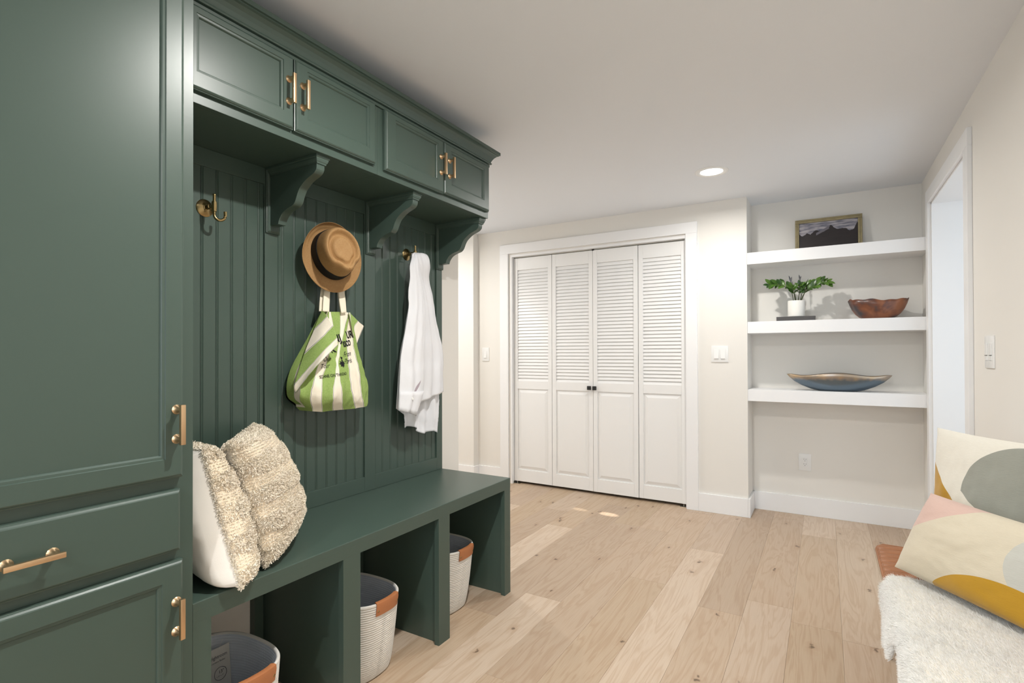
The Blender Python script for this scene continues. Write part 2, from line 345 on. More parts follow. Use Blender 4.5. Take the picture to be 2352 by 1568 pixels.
def obj(name, g, m, parent=None, smooth=False, at=None, fix=True, bevel=0):
    """one mesh object; g in world coordinates, origin at 'at' (or the parent's origin)"""
    V = np.vstack(g.v); base = wloc(parent) if parent is not None else Vector((0, 0, 0))
    org = Vector(at) if at is not None else base
    me = bpy.data.meshes.new(name); me.from_pydata((V - np.array(org)).tolist(), [], g.f)
    if g.uv is not None:
        uv = np.vstack(g.uv); lay = me.uv_layers.new(name='UVMap'); idx = np.zeros(len(me.loops), int); me.loops.foreach_get('vertex_index', idx)
        lay.data.foreach_set('uv', uv[idx].ravel())
    me.materials.append(m)
    if fix:
        bm = bmesh.new(); bm.from_mesh(me); bmesh.ops.recalc_face_normals(bm, faces=bm.faces[:]); bm.to_mesh(me); bm.free()
    if smooth: me.polygons.foreach_set('use_smooth', [True] * len(me.polygons))
    o = bpy.data.objects.new(name, me); C.objects.link(o); o.location = org - base if parent is not None else org
    if parent is not None: o.parent = parent
    if smooth == 'auto':
        me.set_sharp_from_angle(angle=math.radians(38))
    if bevel:
        b = o.modifiers.new('bevel', 'BEVEL'); b.width = bevel; b.segments = 2; b.limit_method = 'ANGLE'; b.angle_limit = math.radians(50)
    return o
def tag(o, label=None, cat=None, group=None, kind=None):
    for k, v in (('label', label), ('category', cat), ('group', group), ('kind', kind)):
        if v: o[k] = v
    return o
def thing(name, label, cat, loc=(0, 0, 0), group=None, kind=None):
    o = bpy.data.objects.new(name, None); C.objects.link(o); o.location = loc; o.empty_display_size = .05
    return tag(o, label, cat, group, kind)
def struct(name, g, m, parent=None, **k):
    o = obj(name, g, m, parent, **k)
    if parent is None: o['kind'] = 'structure'
    return o
def instance(src, name, loc, parent=None):
    o = bpy.data.objects.new(name, src.data); C.objects.link(o); o.location = loc
    if parent is not None: o.parent = parent
    return o
def interp(pts, n):
    """Catmull-Rom through pts (k,3) to n samples"""
    P = np.asarray(pts, float); k = len(P)
    if k == 2: t = np.linspace(0, 1, n)[:, None]; return P[0] * (1 - t) + P[1] * t
    P = np.vstack([2 * P[0] - P[1], P, 2 * P[-1] - P[-2]]); t = np.linspace(0, k - 1 - 1e-9, n); i = t.astype(int); f = (t - i)[:, None]
    p0, p1, p2, p3 = P[i], P[i + 1], P[i + 2], P[i + 3]
    return .5 * ((2 * p1) + (-p0 + p2) * f + (2 * p0 - 5 * p1 + 4 * p2 - p3) * f ** 2 + (-p0 + 3 * p1 - 3 * p2 + p3) * f ** 3)
def grid_faces(nu, nv): return [(i * nv + j, i * nv + j + 1, (i + 1) * nv + j + 1, (i + 1) * nv + j) for i in range(nu - 1) for j in range(nv - 1)]
def strands(P, D, Ln, W, bend=.35, taper=.35):
    """flat two-segment blades: roots P, directions D"""
    n = len(P); R = rng.normal(size=(n, 3)); S = np.cross(D, R); S /= np.linalg.norm(S, axis=1)[:, None] + 1e-9
    B = rng.normal(size=(n, 3)) * bend; Ln = np.broadcast_to(Ln, n)[:, None]; W = np.broadcast_to(W, n)[:, None]
    m = P + (D + B * .35) * Ln * .5; t = P + (D + B) / np.linalg.norm(D + B, axis=1)[:, None] * Ln
    V = np.stack([P - S * W / 2, P + S * W / 2, m - S * W / 2, m + S * W / 2, t - S * W * taper / 2, t + S * W * taper / 2], 1).reshape(-1, 3)
    b = np.arange(n)[:, None] * 6; F = np.concatenate([b + np.array([0, 1, 3, 2]), b + np.array([2, 3, 5, 4])], 0)
    return V, F
def stuff_obj(name, V, F, m, parent):
    me = bpy.data.meshes.new(name); base = np.array(wloc(parent)); V = V - base
    me.vertices.add(len(V)); me.vertices.foreach_set('co', V.ravel()); nf = len(F)
    me.loops.add(nf * 4); me.loops.foreach_set('vertex_index', F.ravel().astype(np.int32)); me.polygons.add(nf)
    me.polygons.foreach_set('loop_start', np.arange(nf, dtype=np.int32) * 4); me.polygons.foreach_set('use_smooth', [True] * nf)
    me.update(calc_edges=True); me.materials.append(m)
    o = bpy.data.objects.new(name, me); C.objects.link(o); o.parent = parent; o['kind'] = 'stuff'; return o
# ------------------------------------------------------------------ the setting
CZ = 2.301; XR = .56; XL = -1.82; YC = 4.125; YN = 4.398; Y0 = -3.05
g = G().box((-4.3, Y0, -.06), (1.9, 5.1, -.014)); floor = struct('floor', g, M['subfloor'])
# oak planks, each its own piece; edges and end joints where the photograph has them
def plank_geo(wd, ln):
    c = .0006; x, y = wd / 2 - .0002, ln / 2 - .0002; V = []
    for z, i in ((-.012, 0), (-c, 0), (0, c)): V += [(-x + i, -y + i, z), (x - i, -y + i, z), (x - i, y - i, z), (-x + i, y - i, z)]
    F = [(0, 1, 5, 4), (1, 2, 6, 5), (2, 3, 7, 6), (3, 0, 4, 7), (4, 5, 9, 8), (5, 6, 10, 9), (6, 7, 11, 10), (7, 4, 8, 11), (8, 9, 10, 11)]
    return V, F
known = {-.04: [3.91], -.23: [2.75], -.42: [2.565], -.61: [3.30], -.80: [2.72], -.99: [3.52, 1.63], -1.18: [2.28], -1.37: [3.93, 2.01], -1.56: [3.27], -1.75: [3.60], .15: [2.56], .34: [1.7, 3.75]}
k = 0
for ci in range(-19, 9):
    xc = .150 + .19 * ci
    if xc - .095 > 1.2 or xc < -4.3: continue
    ks = next((v for kk, v in known.items() if abs(kk - xc) < .02), [random.uniform(1.5, 3.6)])
    js = sorted(ks); y = js[0]
    while y > Y0 + .1: y -= random.uniform(1.25, 1.9); js.append(max(y, Y0))
    y = max(js)
    while y < 4.75: y += random.uniform(1.2, 1.9); js.append(min(y, 4.75))
    js = sorted(set(round(j, 3) for j in js)); js = [j for i, j in enumerate(js) if i == 0 or j - js[i - 1] > .05]
    for a, b in zip(js, js[1:]):
        V, F = plank_geo(.19, b - a)
        gg = G().add(np.array(V) + np.array((xc, (a + b) / 2, 0)), F)
        obj('plank', gg, M['oak'], floor, at=(xc, (a + b) / 2, 0), fix=False)
struct('ceiling', G().box((-4.3, Y0, CZ), (1.9, 5.1, CZ + .1)), M['ceiling'])
# far wall: closet part, lintel, niche
DX0, DX1, DZ = -2.4435, -.9105, 2.052
g = G()
g.box((-2.814, YC, 0), (DX0 - .017, YC + .12, CZ)); g.box((DX0 - .017, YC, DZ + .021), (DX1 + .017, YC + .12, CZ)); g.box((DX1 + .017, YC, 0), (-.478, YC + .12, CZ))
g.box((-.56, YC + .12, 0), (-.478, YN + .02, CZ)); g.box((-.56, YN, 0), (XR + .02, YN + .1, CZ))
g.box((-4.3, 4.045, 0), (-2.814, 4.245, CZ))
struct('wall_back', g, M['wall'])
g = G(); g.box((-2.7, YC + .62, 0), (-.66, YC + .66, CZ)); g.box((-2.7, YC + .12, 0), (-2.66, YC + .62, CZ)); g.box((-.70, YC + .12, 0), (-.66, YC + .62, CZ))
struct('wall_closet', g, M['wall'])
struct('wall_left', G().box((XL - .12, Y0, 0), (XL, 2.464, CZ)).box((-4.3, 2.344, 0), (XL - .12, 2.464, CZ)), M['wall'])
struct('wall_hall', G().box((-4.4, 2.3, 0), (-4.3, 4.3, CZ)), M['wall'])
OY0, OY1, OZ = 3.095, 4.045, 2.088   # opening in the right wall
g = G(); g.box((XR, Y0, 0), (XR + .16, OY0, CZ)); g.box((XR, OY1, 0), (XR + .16, 5.0, CZ)); g.box((XR, OY0, OZ), (XR + .16, OY1, CZ))
struct('wall_right', g, M['wall'])
g = G(); g.box((XR + .16, OY1, 0), (1.9, OY1 + .1, CZ)); g.box((XR + .16, 2.7, 0), (1.9, 2.8, CZ)); g.box((1.8, 2.8, 0), (1.9, OY1, .2)); g.box((1.8, 2.8, 2.1), (1.9, OY1, CZ))
struct('wall_side', g, M['wall'])
g = G(); g.box((XR, OY0, 0), (XR + .16, OY0 + .012, OZ)); g.box((XR, OY1 - .012, 0), (XR + .16, OY1, OZ)); g.box((XR, OY0, OZ - .012), (XR + .16, OY1, OZ))
struct('door_2', g, M['trim'])
# back wall behind the camera, with an unseen window put in for the light
g = G(); g.box((-4.3, Y0 - .12, 0), (-2.0, Y0, CZ)); g.box((.4, Y0 - .12, 0), (1.9, Y0, CZ)); g.box((-2.0, Y0 - .12, 0), (.4, Y0, .35)); g.box((-2.0, Y0 - .12, 2.15), (.4, Y0, CZ))
struct('wall_front', g, M['wall'])
wn = thing('window_1', None, None, (-.8, Y0, .35), kind='structure')
g = G()
for x in (-2.0, -.83, .34): g.box((x, Y0 - .08, .35), (x + .06, Y0 - .03, 2.15), .004)
for z in (.35, 2.09): g.box((-2.0, Y0 - .08, z), (.4, Y0 - .03, z + .06), .004)
obj('window_frame', g, M['trim'], wn)
# casings and baseboards
def casing(name, segs, m=M['trim']):
    t = thing(name, None, None, segs[0][0], kind='structure')
    for lo, hi in segs: obj('casing_board', G().box(lo, hi, .002), m, t)
    return t
casing('trim_1', [((-2.562, YC - .018, 0), (-2.476, YC, 2.083)), ((-.904, YC - .018, 0), (-.820, YC, 2.083)), ((-2.562, YC - .018, 2.083), (-.820, YC, 2.167))])
casing('trim_2', [((XR - .018, 3.010, 0), (XR, 3.092, OZ)), ((XR - .018, 4.048, 0), (XR, 4.122, OZ)), ((XR - .018, 3.010, OZ), (XR, 4.122, 2.168))])
BH, BT = .133, .015
def base(name, segs):
    t = thing(name, None, None, segs[0][0], kind='structure')
    for lo, hi in segs: obj('baseboard_length', G().box(lo, hi, .0018), M['trim'], t)
base('baseboard_back', [((-2.814, YC - BT, 0), (-2.562, YC, BH)), ((-.820, YC - BT, 0), (-.4782, YC, BH)), ((-.478, YC - BT, 0), (-.478 + BT, YN, BH)), ((-.478, YN - BT, 0), (XR, YN, BH)), ((-3.4, 4.045 - BT, 0), (-2.8142, 4.045, BH)), ((-2.814, 4.045 - BT, 0), (-2.814 + BT, YC - BT, BH))])
base('baseboard_left', [((XL, 2.262, 0), (XL + BT, 2.464 + BT, BH)), ((-4.3, 2.464, 0), (XL - .0002, 2.464 + BT, BH))])
base('baseboard_right', [((XR - BT, Y0, 0), (XR, 3.010, BH)), ((XR - BT, 4.122, 0), (XR, YN - BT, BH))])
# closet jamb with head track
jt = thing('trim_3', None, None, (DX0, YC, 0), kind='structure')
g = G(); g.box((DX0 - .016, YC - .004, 0), (DX0, YC + .12, DZ)); g.box((DX1, YC - .004, 0), (DX1 + .016, YC + .12, DZ)); g.box((DX0 - .016, YC - .002, DZ), (DX1 + .016, YC + .12, DZ + .02)); g.box((DX0, YC + .008, DZ), (DX1, YC + .014, DZ + .032))
obj('jamb_lining', g, M['trim'], jt)
g = G(); g.box((DX0, YC + .036, DZ - .004), (DX1, YC + .060, DZ)); obj('door_track', g, M['steel'], jt)

# ------------------------------------------------------------------ bifold louvre doors
door = thing('door_1', None, None, (-1.67, YC + .035, 0), kind='structure')
YD = YC + .033
slat = None
edges = [(-2.440, -2.059), (-2.055, -1.675), (-1.671, -1.288), (-1.284, -.914)]
for i, (a, b) in enumerate(edges):
    yo = -.004 if i == 2 else 0.0
    y0, y1 = YD + yo, YD + yo + .028
    sw = .036; g = G()
    g.box((a, y0, .022), (a + sw, y1, 2.044), .0015); g.box((b - sw, y0, .022), (b, y1, 2.044), .0015)
    g.box((a + sw, y0 + .0006, 1.935), (b - sw, y1, 2.0435), .001); g.box((a + sw, y0 + .0006, .858), (b - sw, y1, .930), .001); g.box((a + sw, y0 + .0006, .0225), (b - sw, y1, .128), .001)
    leaf = obj('door_leaf', g, M['door_white'], door, at=(a, y0, 0))
    g = G(); g.rects(a + sw - .002, b - sw + .002, .126, .860, [(0, .018), (0, .012), (.006, .010), (.010, .010), (.036, .0015), (.037, .0015)], lambda u, v, d, y0=y0: (u, y0 + d, v))
    obj('raised_panel', g, M['door_white'], leaf)
    n = 35; pitch = (1.935 - .930) / n
    sg = None
    for k in range(n):
        z = .930 + pitch * (k + .5); wd = b - a - 2 * sw
        if sg is None:
            h = pitch * .5 + .0026; t = .0026; yc = y0 + .012
            poly = [(-.0062, -h), (-.0072, -h + .0022), (.0030, h), (.0056, h - .002)]
            V = [(x, y, zz) for x in (-wd / 2, wd / 2) for y, zz in poly]; F = [(0, 1, 2, 3), (7, 6, 5, 4)] + [(j, (j + 1) % 4, 4 + (j + 1) % 4, 4 + j) for j in range(4)]
            o = obj('slat', G().add(np.array(V) + np.array(((a + b) / 2, yc, z)), F), M['door_white'], leaf, at=((a + b) / 2, yc, z)); sg = o; bl = Vector(o.location)
        else: instance(sg, 'slat', bl + Vector((0, 0, pitch * k)), leaf)
    if i in (1, 2):
        x = -1.7035 if i == 1 else -1.6545
        g = G().lathe([(.006, 0), (.0055, .010)], (x, y0, .887), (0, -1, 0), 12); g.box((x - .0165, y0 - .026, .8705), (x + .0165, y0 - .010, .9035), .004)
        tag(obj('door_knob', g, M['black'], leaf, smooth='auto'), 'small square black knob')
for x0, x1 in ((-2.443, -2.385), (-.965, -.911)):
    g = G(); g.box((x0, YD - .012, 0), (x1, YD + .018, .003)); g.box((x0 if x0 < -2 else x1 - .004, YD - .012, 0), (x0 + .004 if x0 < -2 else x1, YD + .018, .020)); g.lathe([(.004, 0), (.004, .022)], ((x0 + x1) / 2, YD + .012, .002), (0, 0, 1), 10)
    obj('pivot_bracket', g, M['steel'], door)
g = G(); g.box((-1.678, YD - .008, 2.040), (-1.660, YD + .004, 2.056), .001); obj('track_snugger', g, M['black'], door)

# ------------------------------------------------------------------ floating shelves in the niche
for z, nm in ((1.897, 'white floating shelf nearest the ceiling, holding the small framed painting'), (1.401, 'white floating shelf in the middle of the niche, holding plant and brown bowl'), (.916, 'lowest white floating shelf of the niche, holding the long silver bowl')):
    t = tag(obj('floating_shelf', G().box((-.4775, YC + .004, z - .083), (XR - .0005, YN - .0005, z), .0015), M['trim'], at=(.04, YC + .14, z - .083)), nm, 'shelf', 'white floating shelves in the niche')

# ------------------------------------------------------------------ switches, outlet, downlights
def plate(name, label, cat, c, w_, h, face, gangs, kind, group=None):
    """face: 'y' wall facing -y, 'x' wall facing -x; c = centre on the wall"""
    t = thing(name, label, cat, c, group)
    def mp(a, z, d): return (c[0] + a, c[1] - d, c[2] + z) if face == 'y' else (c[0] - d, c[1] + a, c[2] + z)
    def bx(a0, a1, z0, z1, d0, d1, ch=0):
        p, q = mp(a0, z0, d0), mp(a1, z1, d1); return G().box(tuple(min(x, y) for x, y in zip(p, q)), tuple(max(x, y) for x, y in zip(p, q)), ch)
    obj('wall_plate', bx(-w_ / 2, w_ / 2, -h / 2, h / 2, 0, .006, .0015), M['plastic'], t, smooth='auto')
    for a in gangs:
        if kind == 'outlet':
            f = obj('receptacle', bx(a - .0165, a + .0165, -.033, .033, .0055, .0080, .0015), M['plastic'], t)
            g = G()
            for zc in (-.017, .017):
                for s, hh in ((-.0065, .0085), (.0065, .007)):
                    p, q = mp(a + s - .001, zc + .001, .0078), mp(a + s + .001, zc + .001 + hh, .0084); g.box(tuple(min(x, y) for x, y in zip(p, q)), tuple(max(x, y) for x, y in zip(p, q)))
                p, q = mp(a - .002, zc - .009, .0078), mp(a + .002, zc - .005, .0084); g.box(tuple(min(x, y) for x, y in zip(p, q)), tuple(max(x, y) for x, y in zip(p, q)))
            tag(obj('slots', g, M['slot'], f), 'dark plug slots')
        elif kind == 'dimmer':
            obj('rocker', bx(a - .016, a + .016, -.012, .034, .0055, .0095, .0015), M['plastic'], t)
            obj('slider_bar', bx(a - .016, a + .016, -.033, -.014, .0055, .0085, .001), M['plastic'], t)
            obj('slider_gap', bx(a - .014, a + .014, -.0145, -.0125, .006, .0098), M['slot'], t)
        else:
            obj('rocker_frame', bx(a - .0175, a + .0175, -.0345, .0345, .0055, .0068, .0008), M['plastic'], t)
            g = G(); P = [mp(a + s, z, d) for s in (-.0155, .0155) for z, d in ((-.032, .006), (-.032, .0135), (.032, .0078), (.032, .006))]
            g.add(P, [(0, 1, 2, 3), (7, 6, 5, 4)] + [(j, (j + 1) % 4, 4 + (j + 1) % 4, 4 + j) for j in range(4)]); obj('rocker', g, M['plastic'], t)
    return t
plate('light_switch', 'single white rocker switch left of the louvred closet doors', 'light switch', (-2.729, YC, 1.170), .078, .126, 'y', [0], 'rocker')
plate('light_switch', 'white double rocker switch between closet casing and niche', 'light switch', (-.665, YC, 1.170), .118, .118, 'y', [-.023, .023], 'rocker')
plate('dimmer_switch', 'pale dimmer switch on the right-hand beige wall', 'light switch', (XR, 2.738, 1.180), .125, .126, 'x', [.032, -.03], 'dimmer')
plate('wall_outlet', 'white wall outlet low in the niche under the lowest shelf', 'outlet', (-.129, YN, .382), .080, .122, 'y', [0], 'outlet')
def downlight(x, y, label, pw=1.0):
    t = thing('recessed_light', label, 'ceiling light', (x, y, CZ), 'recessed downlights')
    g = G().lathe([(.099, 0), (.099, -.0015), (.094, -.005), (.072, -.006), (.066, -.002), (.062, .0)], (x, y, CZ), (0, 0, 1), 48, caps=False)
    obj('trim_ring', g, M['plastic'], t, smooth=True)
    g = G().lathe([(.064, -.0028), (.04, -.0022), (.001, -.002)], (x, y, CZ), (0, 0, 1), 40, caps=False); obj('lens', g, M['lens'], t, smooth=True)
    area('bulb', (x, y, CZ - .007), (0, 0, -1),   .065, .065, DOWN_W * pw, DOWN_COL, 'DISK', 170, t)
downlight(-.596, 3.435, 'round white recessed downlight glowing in the ceiling before the niche', .56)
downlight(-.62, 1.15, 'round white recessed downlight glowing above the green bench, out of the picture', 1.1)
downlight(-.62, -1.15, 'round white recessed downlight glowing behind the camera')
downlight(-3.0, 3.2, 'round white recessed downlight glowing in the hall beyond the lockers', .6)

# ------------------------------------------------------------------ green built-in lockers
GR = M['green']
fx = lambda X: (lambda u, v, d: (X - d, u, v))     # facing +x : u = y, v = z, d = depth into the door
def pull(parent, X, y, z, vert=True, ln=.094):
    """square bar pull on two flared feet; X = door face"""
    g = G(); h = ln / 2
    for s in (-1, 1):
        o = (X, y, z + s * (h - .012)) if vert else (X, y + s * (h - .012), z)
        g.lathe([(.0115, 0), (.0115, .0015), (.0085, .005), (.006, .012), (.0055, .024)], o, (1, 0, 0), 16)
    if vert: g.box((X + .022, y - .0055, z - h), (X + .031, y + .0055, z + h), .0014)
    else: g.box((X + .022, y - h, z - .0055), (X + .031, y + h, z + .0055), .0014)
    return obj('handle', g, M['brass'], parent, smooth='auto')
def shaker(name, parent, X, y0, y1, z0, z1, inner, t=.019):
    """overlay door with eased edge and recessed beaded panel; inner = (yl, yr, zb, zt) absolute panel opening"""
    l, r, b, p = inner[0] - y0, y1 - inner[1], inner[2] - z0, z1 - inner[3]
    A = lambda e: (l + e, r + e, b + e, p + e)
    prof = [(0, t), (0, .0075), (.0028, .0065), (.0030, .0045), (.0062, .0012), (.0085, 0), (A(-.0005), 0), (A(.001), .0025), (A(.0065), .0030), (A(.0085), .0052), (A(.0100), .0085)]
    g = G().rects(y0, y1, z0, z1, prof, fx(X)); return obj(name, g, GR, parent, at=(X - t, y0, z0))
FX = -1.346                                     # face frame plane of bench and tall cabinet
tall = thing('tall_cabinet', 'tall dark green cabinet at the left edge with drawer between two doors', 'cabinet', (-1.58, .4, 0))
g = G().box((XL + .002, .087, .0), (FX - .02, .718, 2.200)).box((FX - .02, .085, 0), (FX, .722, 2.200), .0008)
obj('cabinet_body', g, GR, tall)
DF = FX + .020
d = shaker('door', tall, DF, .125, .692, .886, 2.175, (.170, .649, .934, 2.13)); pull(d, DF, .6735, 1.014)
g = G().rects(.125, .686, .712, .858, [(0, .019), (0, .0075), (.0028, .0065), (.0030, .0045), (.0062, .0012), (.0085, 0)], fx(DF)); d = obj('drawer_front', g, GR, tall); pull(d, DF, .405, .784, False)
d = shaker('door', tall, DF, .125, .692, .030, .689, (.170, .643, .075, .645)); pull(d, DF, .6735, .559)

UX = -1.473; UD = -1.453
def upper(label, y0, y1, doors):
    t = thing('upper_cabinet', label, 'cabinet', ((XL + UX) / 2, (y0 + y1) / 2, 1.866), 'green upper cabinets')
    obj('cabinet_body', G().box((XL + .002, y0, 1.866), (UX - .02, y1, 2.127)).box((UX - .02, y0, 1.866), (UX, y1, 2.127), .0008), GR, t)
    for a, b, z0, inn, hy in doors:
        d = shaker('door', t, UD, a, b, z0, 2.1265, inn); pull(d, UD, hy, 2.014)
upper('green upper cabinet over the empty hook, beside the tall cabinet', .723, 1.476, [(.742, 1.0935, 1.896, (.788, 1.054, 1.944, 2.103), 1.073), (1.0975, 1.452, 1.895, (1.143, 1.418, 1.943, 2.104), 1.125)])
upper('green upper cabinet at the open end, over the hanging white shirt', 1.4765, 2.25, [(1.503, 1.866, 1.891, (1.556, 1.824, 1.941, 2.102), 1.8435), (1.870, 2.236, 1.895, (1.916, 2.189, 1.942, 2.098), 1.904)])
# crown: mitred sweep along the front and the open end
prof = [(0, 2.128), (.006, 2.128), (.0065, 2.1385), (.0025, 2.1395), (.0025, 2.1415), (.0125, 2.1425), (.0150, 2.1465), (.0135, 2.1505), (.0100, 2.1520), (.0115, 2.1550), (.0160, 2.1650), (.0230, 2.1760), (.0330, 2.1855), (.0400, 2.1885), (.0400, 2.1915), (.047, 2.1925), (.047, 2.207), (0, 2.207)]
V = []; n = len(prof)
for (cx, cy, sx, sy) in ((UX, .723, 1, 0), (UX, 2.25, 1, 1), (XL + .002, 2.25, 0, 1)):
    V += [(cx + o * sx, cy + o * sy, z) for o, z in prof]
F = [(i * n + j, i * n + (j + 1) % n, (i + 1) * n + (j + 1) % n, (i + 1) * n + j) for i in range(2) for j in range(n)] + [tuple(range(n)), tuple(2 * n + j for j in range(n))]
g = G().add(V, F); g.box((XL + .002, .723, 2.1285), (UX, 2.25, 2.206))
tag(obj('crown_moulding', g, GR, at=(UX, 1.5, 2.128)), 'dark green crown moulding along the top of the upper cabinets', 'moulding')

# bench
bench = thing('bench', 'long dark green built-in bench with three open bays', 'bench', (-1.58, 1.49, 0))
obj('seat_top', G().prism([(XL + .001, .541), (FX, .541), (FX, .5608), (FX - .0007, .5623), (FX - .0022, .563), (XL + .001, .563)], .7225, 2.250, 'y'), GR, bench)
obj('apron', G().box((FX - .02, .7225, .512), (FX, 2.250, .5409)), GR, bench)
for a, b in ((.7225, .768), (1.196, 1.269), (1.687, 1.759), (2.196, 2.2495)): obj('stile', G().box((FX - .022, a, 0), (FX, b, .5119)), GR, bench)
for a, b in ((.7225, .742), (1.214, 1.250), (1.705, 1.741), (2.212, 2.2485)): obj('partition', G().box((XL + .03, a, 0), (FX - .0225, b, .5405)), GR, bench)
for a, b in ((1.180, 1.285), (1.672, 1.775), (2.19, 2.2485)): obj('back_cleat', G().box((XL + .001, a, 0), (XL + .0295, b, .5405)), GR, bench)

# panelled back: rails, stiles and beaded boards
back = thing('panelled_back', 'dark green beadboard panelling with three framed bays behind the hooks', 'wall panelling', (XL, 1.49, .563))
BX = -1.770
for a, b in ((.7235, .775), (1.205, 1.258), (1.695, 1.759), (2.203, 2.2495)): obj('stile', G().box((XL + .001, a, .5635), (BX, b, 1.8655), .0012), GR, back)
for a, b in ((.775, 1.205), (1.258, 1.695), (1.759, 2.203)):
    for z0, z1 in ((.5635, .629), (1.805, 1.8655)): obj('rail', G().box((XL + .001, a + .0003, z0), (BX - .0003, b - .0003, z1), .0012), GR, back)
def boards(y0, y1, first):
    xs = [y0]; y = first
    while y < y1 - .008: xs.append(y); y += .0512
    xs.append(y1)
    f = BX - .007
    for a, b in zip(xs, xs[1:]):
        poly = [(XL + .02, a + .0002), (XL + .02, b - .0002), (f - .002, b - .0002)]
        if b - a > .02:
            poly += [(f - .0002, b - .0016)]
            poly += [(f, a + .0085), (f - .0018, a + .0072)] + [(f - .0024 + .0026 * math.sin(math.pi * q / 6), a + .0068 - .0052 * q / 6) for q in range(1, 6)] + [(f - .002, a + .0008)]
        else: poly += [(f, b - .0006), (f, a + .0006)]
        obj('beadboard', G().prism(poly, .6290, 1.8050, 'z'), GR, back, at=((XL + .02), a, .629))
boards(.775, 1.205, .8235); boards(1.258, 1.695, 1.2815); boards(1.759, 2.203, 1.8065)

# corbels under the upper cabinets
curve = [(-1.501, 1.836), (-1.503, 1.819), (-1.514, 1.807), (-1.530, 1.800), (-1.548, 1.794), (-1.564, 1.786), (-1.577, 1.777), (-1.590, 1.767), (-1.598, 1.757), (-1.604, 1.747), (-1.609, 1.736), (-1.615, 1.724), (-1.622, 1.716), (-1.631, 1.710), (-1.646, 1.706), (-1.661, 1.702), (-1.676, 1.696), (-1.688, 1.689), (-1.698, 1.679), (-1.706, 1.668), (-1.711, 1.653)]
cs = interp([(a, 0, b) for a, b in curve], 60)[:, [0, 2]].tolist()
def corbel(yc, label):
    t = thing('corbel', label, 'bracket', (BX, yc, 1.625), 'scrolled green corbels')
    obj('scroll_body', G().prism([(BX + .012, 1.853)] + [(-1.501, 1.853)] + cs + [(BX + .012, 1.653)], yc - .0165, yc + .0165, 'y'), GR, t, bevel=.0008)
    # cap: stepped cove under the soffit
    capp = [(0, 0), (.012, 0), (.012, .008), (.009, .010), (.0085, .015), (.006, .021), (.0035, .0245), (.003, .029), (0, .029)]
    n = len(capp); V = []
    for (cx, cy, sx, sy) in ((BX, yc - .0165, 0, -1), (-1.5, yc - .0165, 1, -1), (-1.5, yc + .0165, 1, 1), (BX, yc + .0165, 0, 1)): V += [(cx + o * sx, cy + o * sy, 1.8655 - z) for o, z in capp]
    F = [(i * n + j, i * n + (j + 1) % n, (i + 1) * n + (j + 1) % n, (i + 1) * n + j) for i in range(3) for j in range(n)] + [tuple(range(n)), tuple(3 * n + j for j in range(n))]
    g = G().add(V, F).box((BX + .001, yc - .0165, 1.838), (-1.5, yc + .0165, 1.8655)); obj('cap', g, GR, t)
    g = G().rects(yc - .028, yc + .028, 1.627, 1.8655, [(0, .014), (0, .007), (.003, .006), (.0035, .003), (.008, .0), (.009, 0)], lambda u, v, d: (BX + .0145 - d, u, v)); obj('back_plate', g, GR, t)
corbel(1.2345, 'scrolled green corbel between the empty hook and the straw hat')
corbel(1.7265, 'scrolled green corbel between the straw hat and the white shirt')
corbel(2.2225, 'scrolled green corbel at the open end of the lockers')

# hooks
def hook(y, z, label, group='brass coat hooks'):
    X = BX - .007; t = thing('coat_hook', label, 'hook', (X, y, z), group)
    obj('rosette', G().lathe([(.029, 0), (.029, .002), (.026, .0045), (.012, .010), (.010, .011)], (X, y, z), (1, 0, 0), 32), M['old_brass'], t, smooth='auto')
    obj('arm', G().lathe([(.0105, .009), (.0105, .013), (.0075, .014), (.0075, .030), (.0095, .031), (.0095, .036), (.007, .037), (.007, .052)], (X, y, z), (1, 0, 0), 20), M['old_brass'], t, smooth='auto')
    X2 = X + .056
    obj('post', G().lathe([(.006, -.020), (.0078, -.019), (.0078, -.012), (.0085, -.011), (.0085, .011), (.0072, .012), (.0072, .014), (.0050, .015), (.0048, .033), (.0055, .034), (.0055, .037), (.004, .039)], (X2, y, z), (0, 0, 1), 20), M['old_brass'], t, smooth='auto')
    dv = Vector((.45, .9, 0)).normalized(); pts = [Vector((X2, y, z - .018)), Vector((X2, y, z - .030))]
    for q in range(0, 9): a = math.pi * q / 8; pts.append(Vector((X2, y, z - .030)) + dv * (.016 - .016 * math.cos(a)) + Vector((0, 0, -.016 * math.sin(a))))
    pts.append(pts[-1] + Vector((0, 0, .014)))
    obj('prong', G().tube(pts, [.0048] * (len(pts) - 1) + [.0052], 12), M['old_brass'], t, smooth='auto')
hook(.990, 1.667, 'empty brass hook nearest the tall cabinet'); hook(1.480, 1.667, 'brass hook behind the straw hat and tote bag'); hook(1.978, 1.669, 'brass hook that the white shirt hangs from')
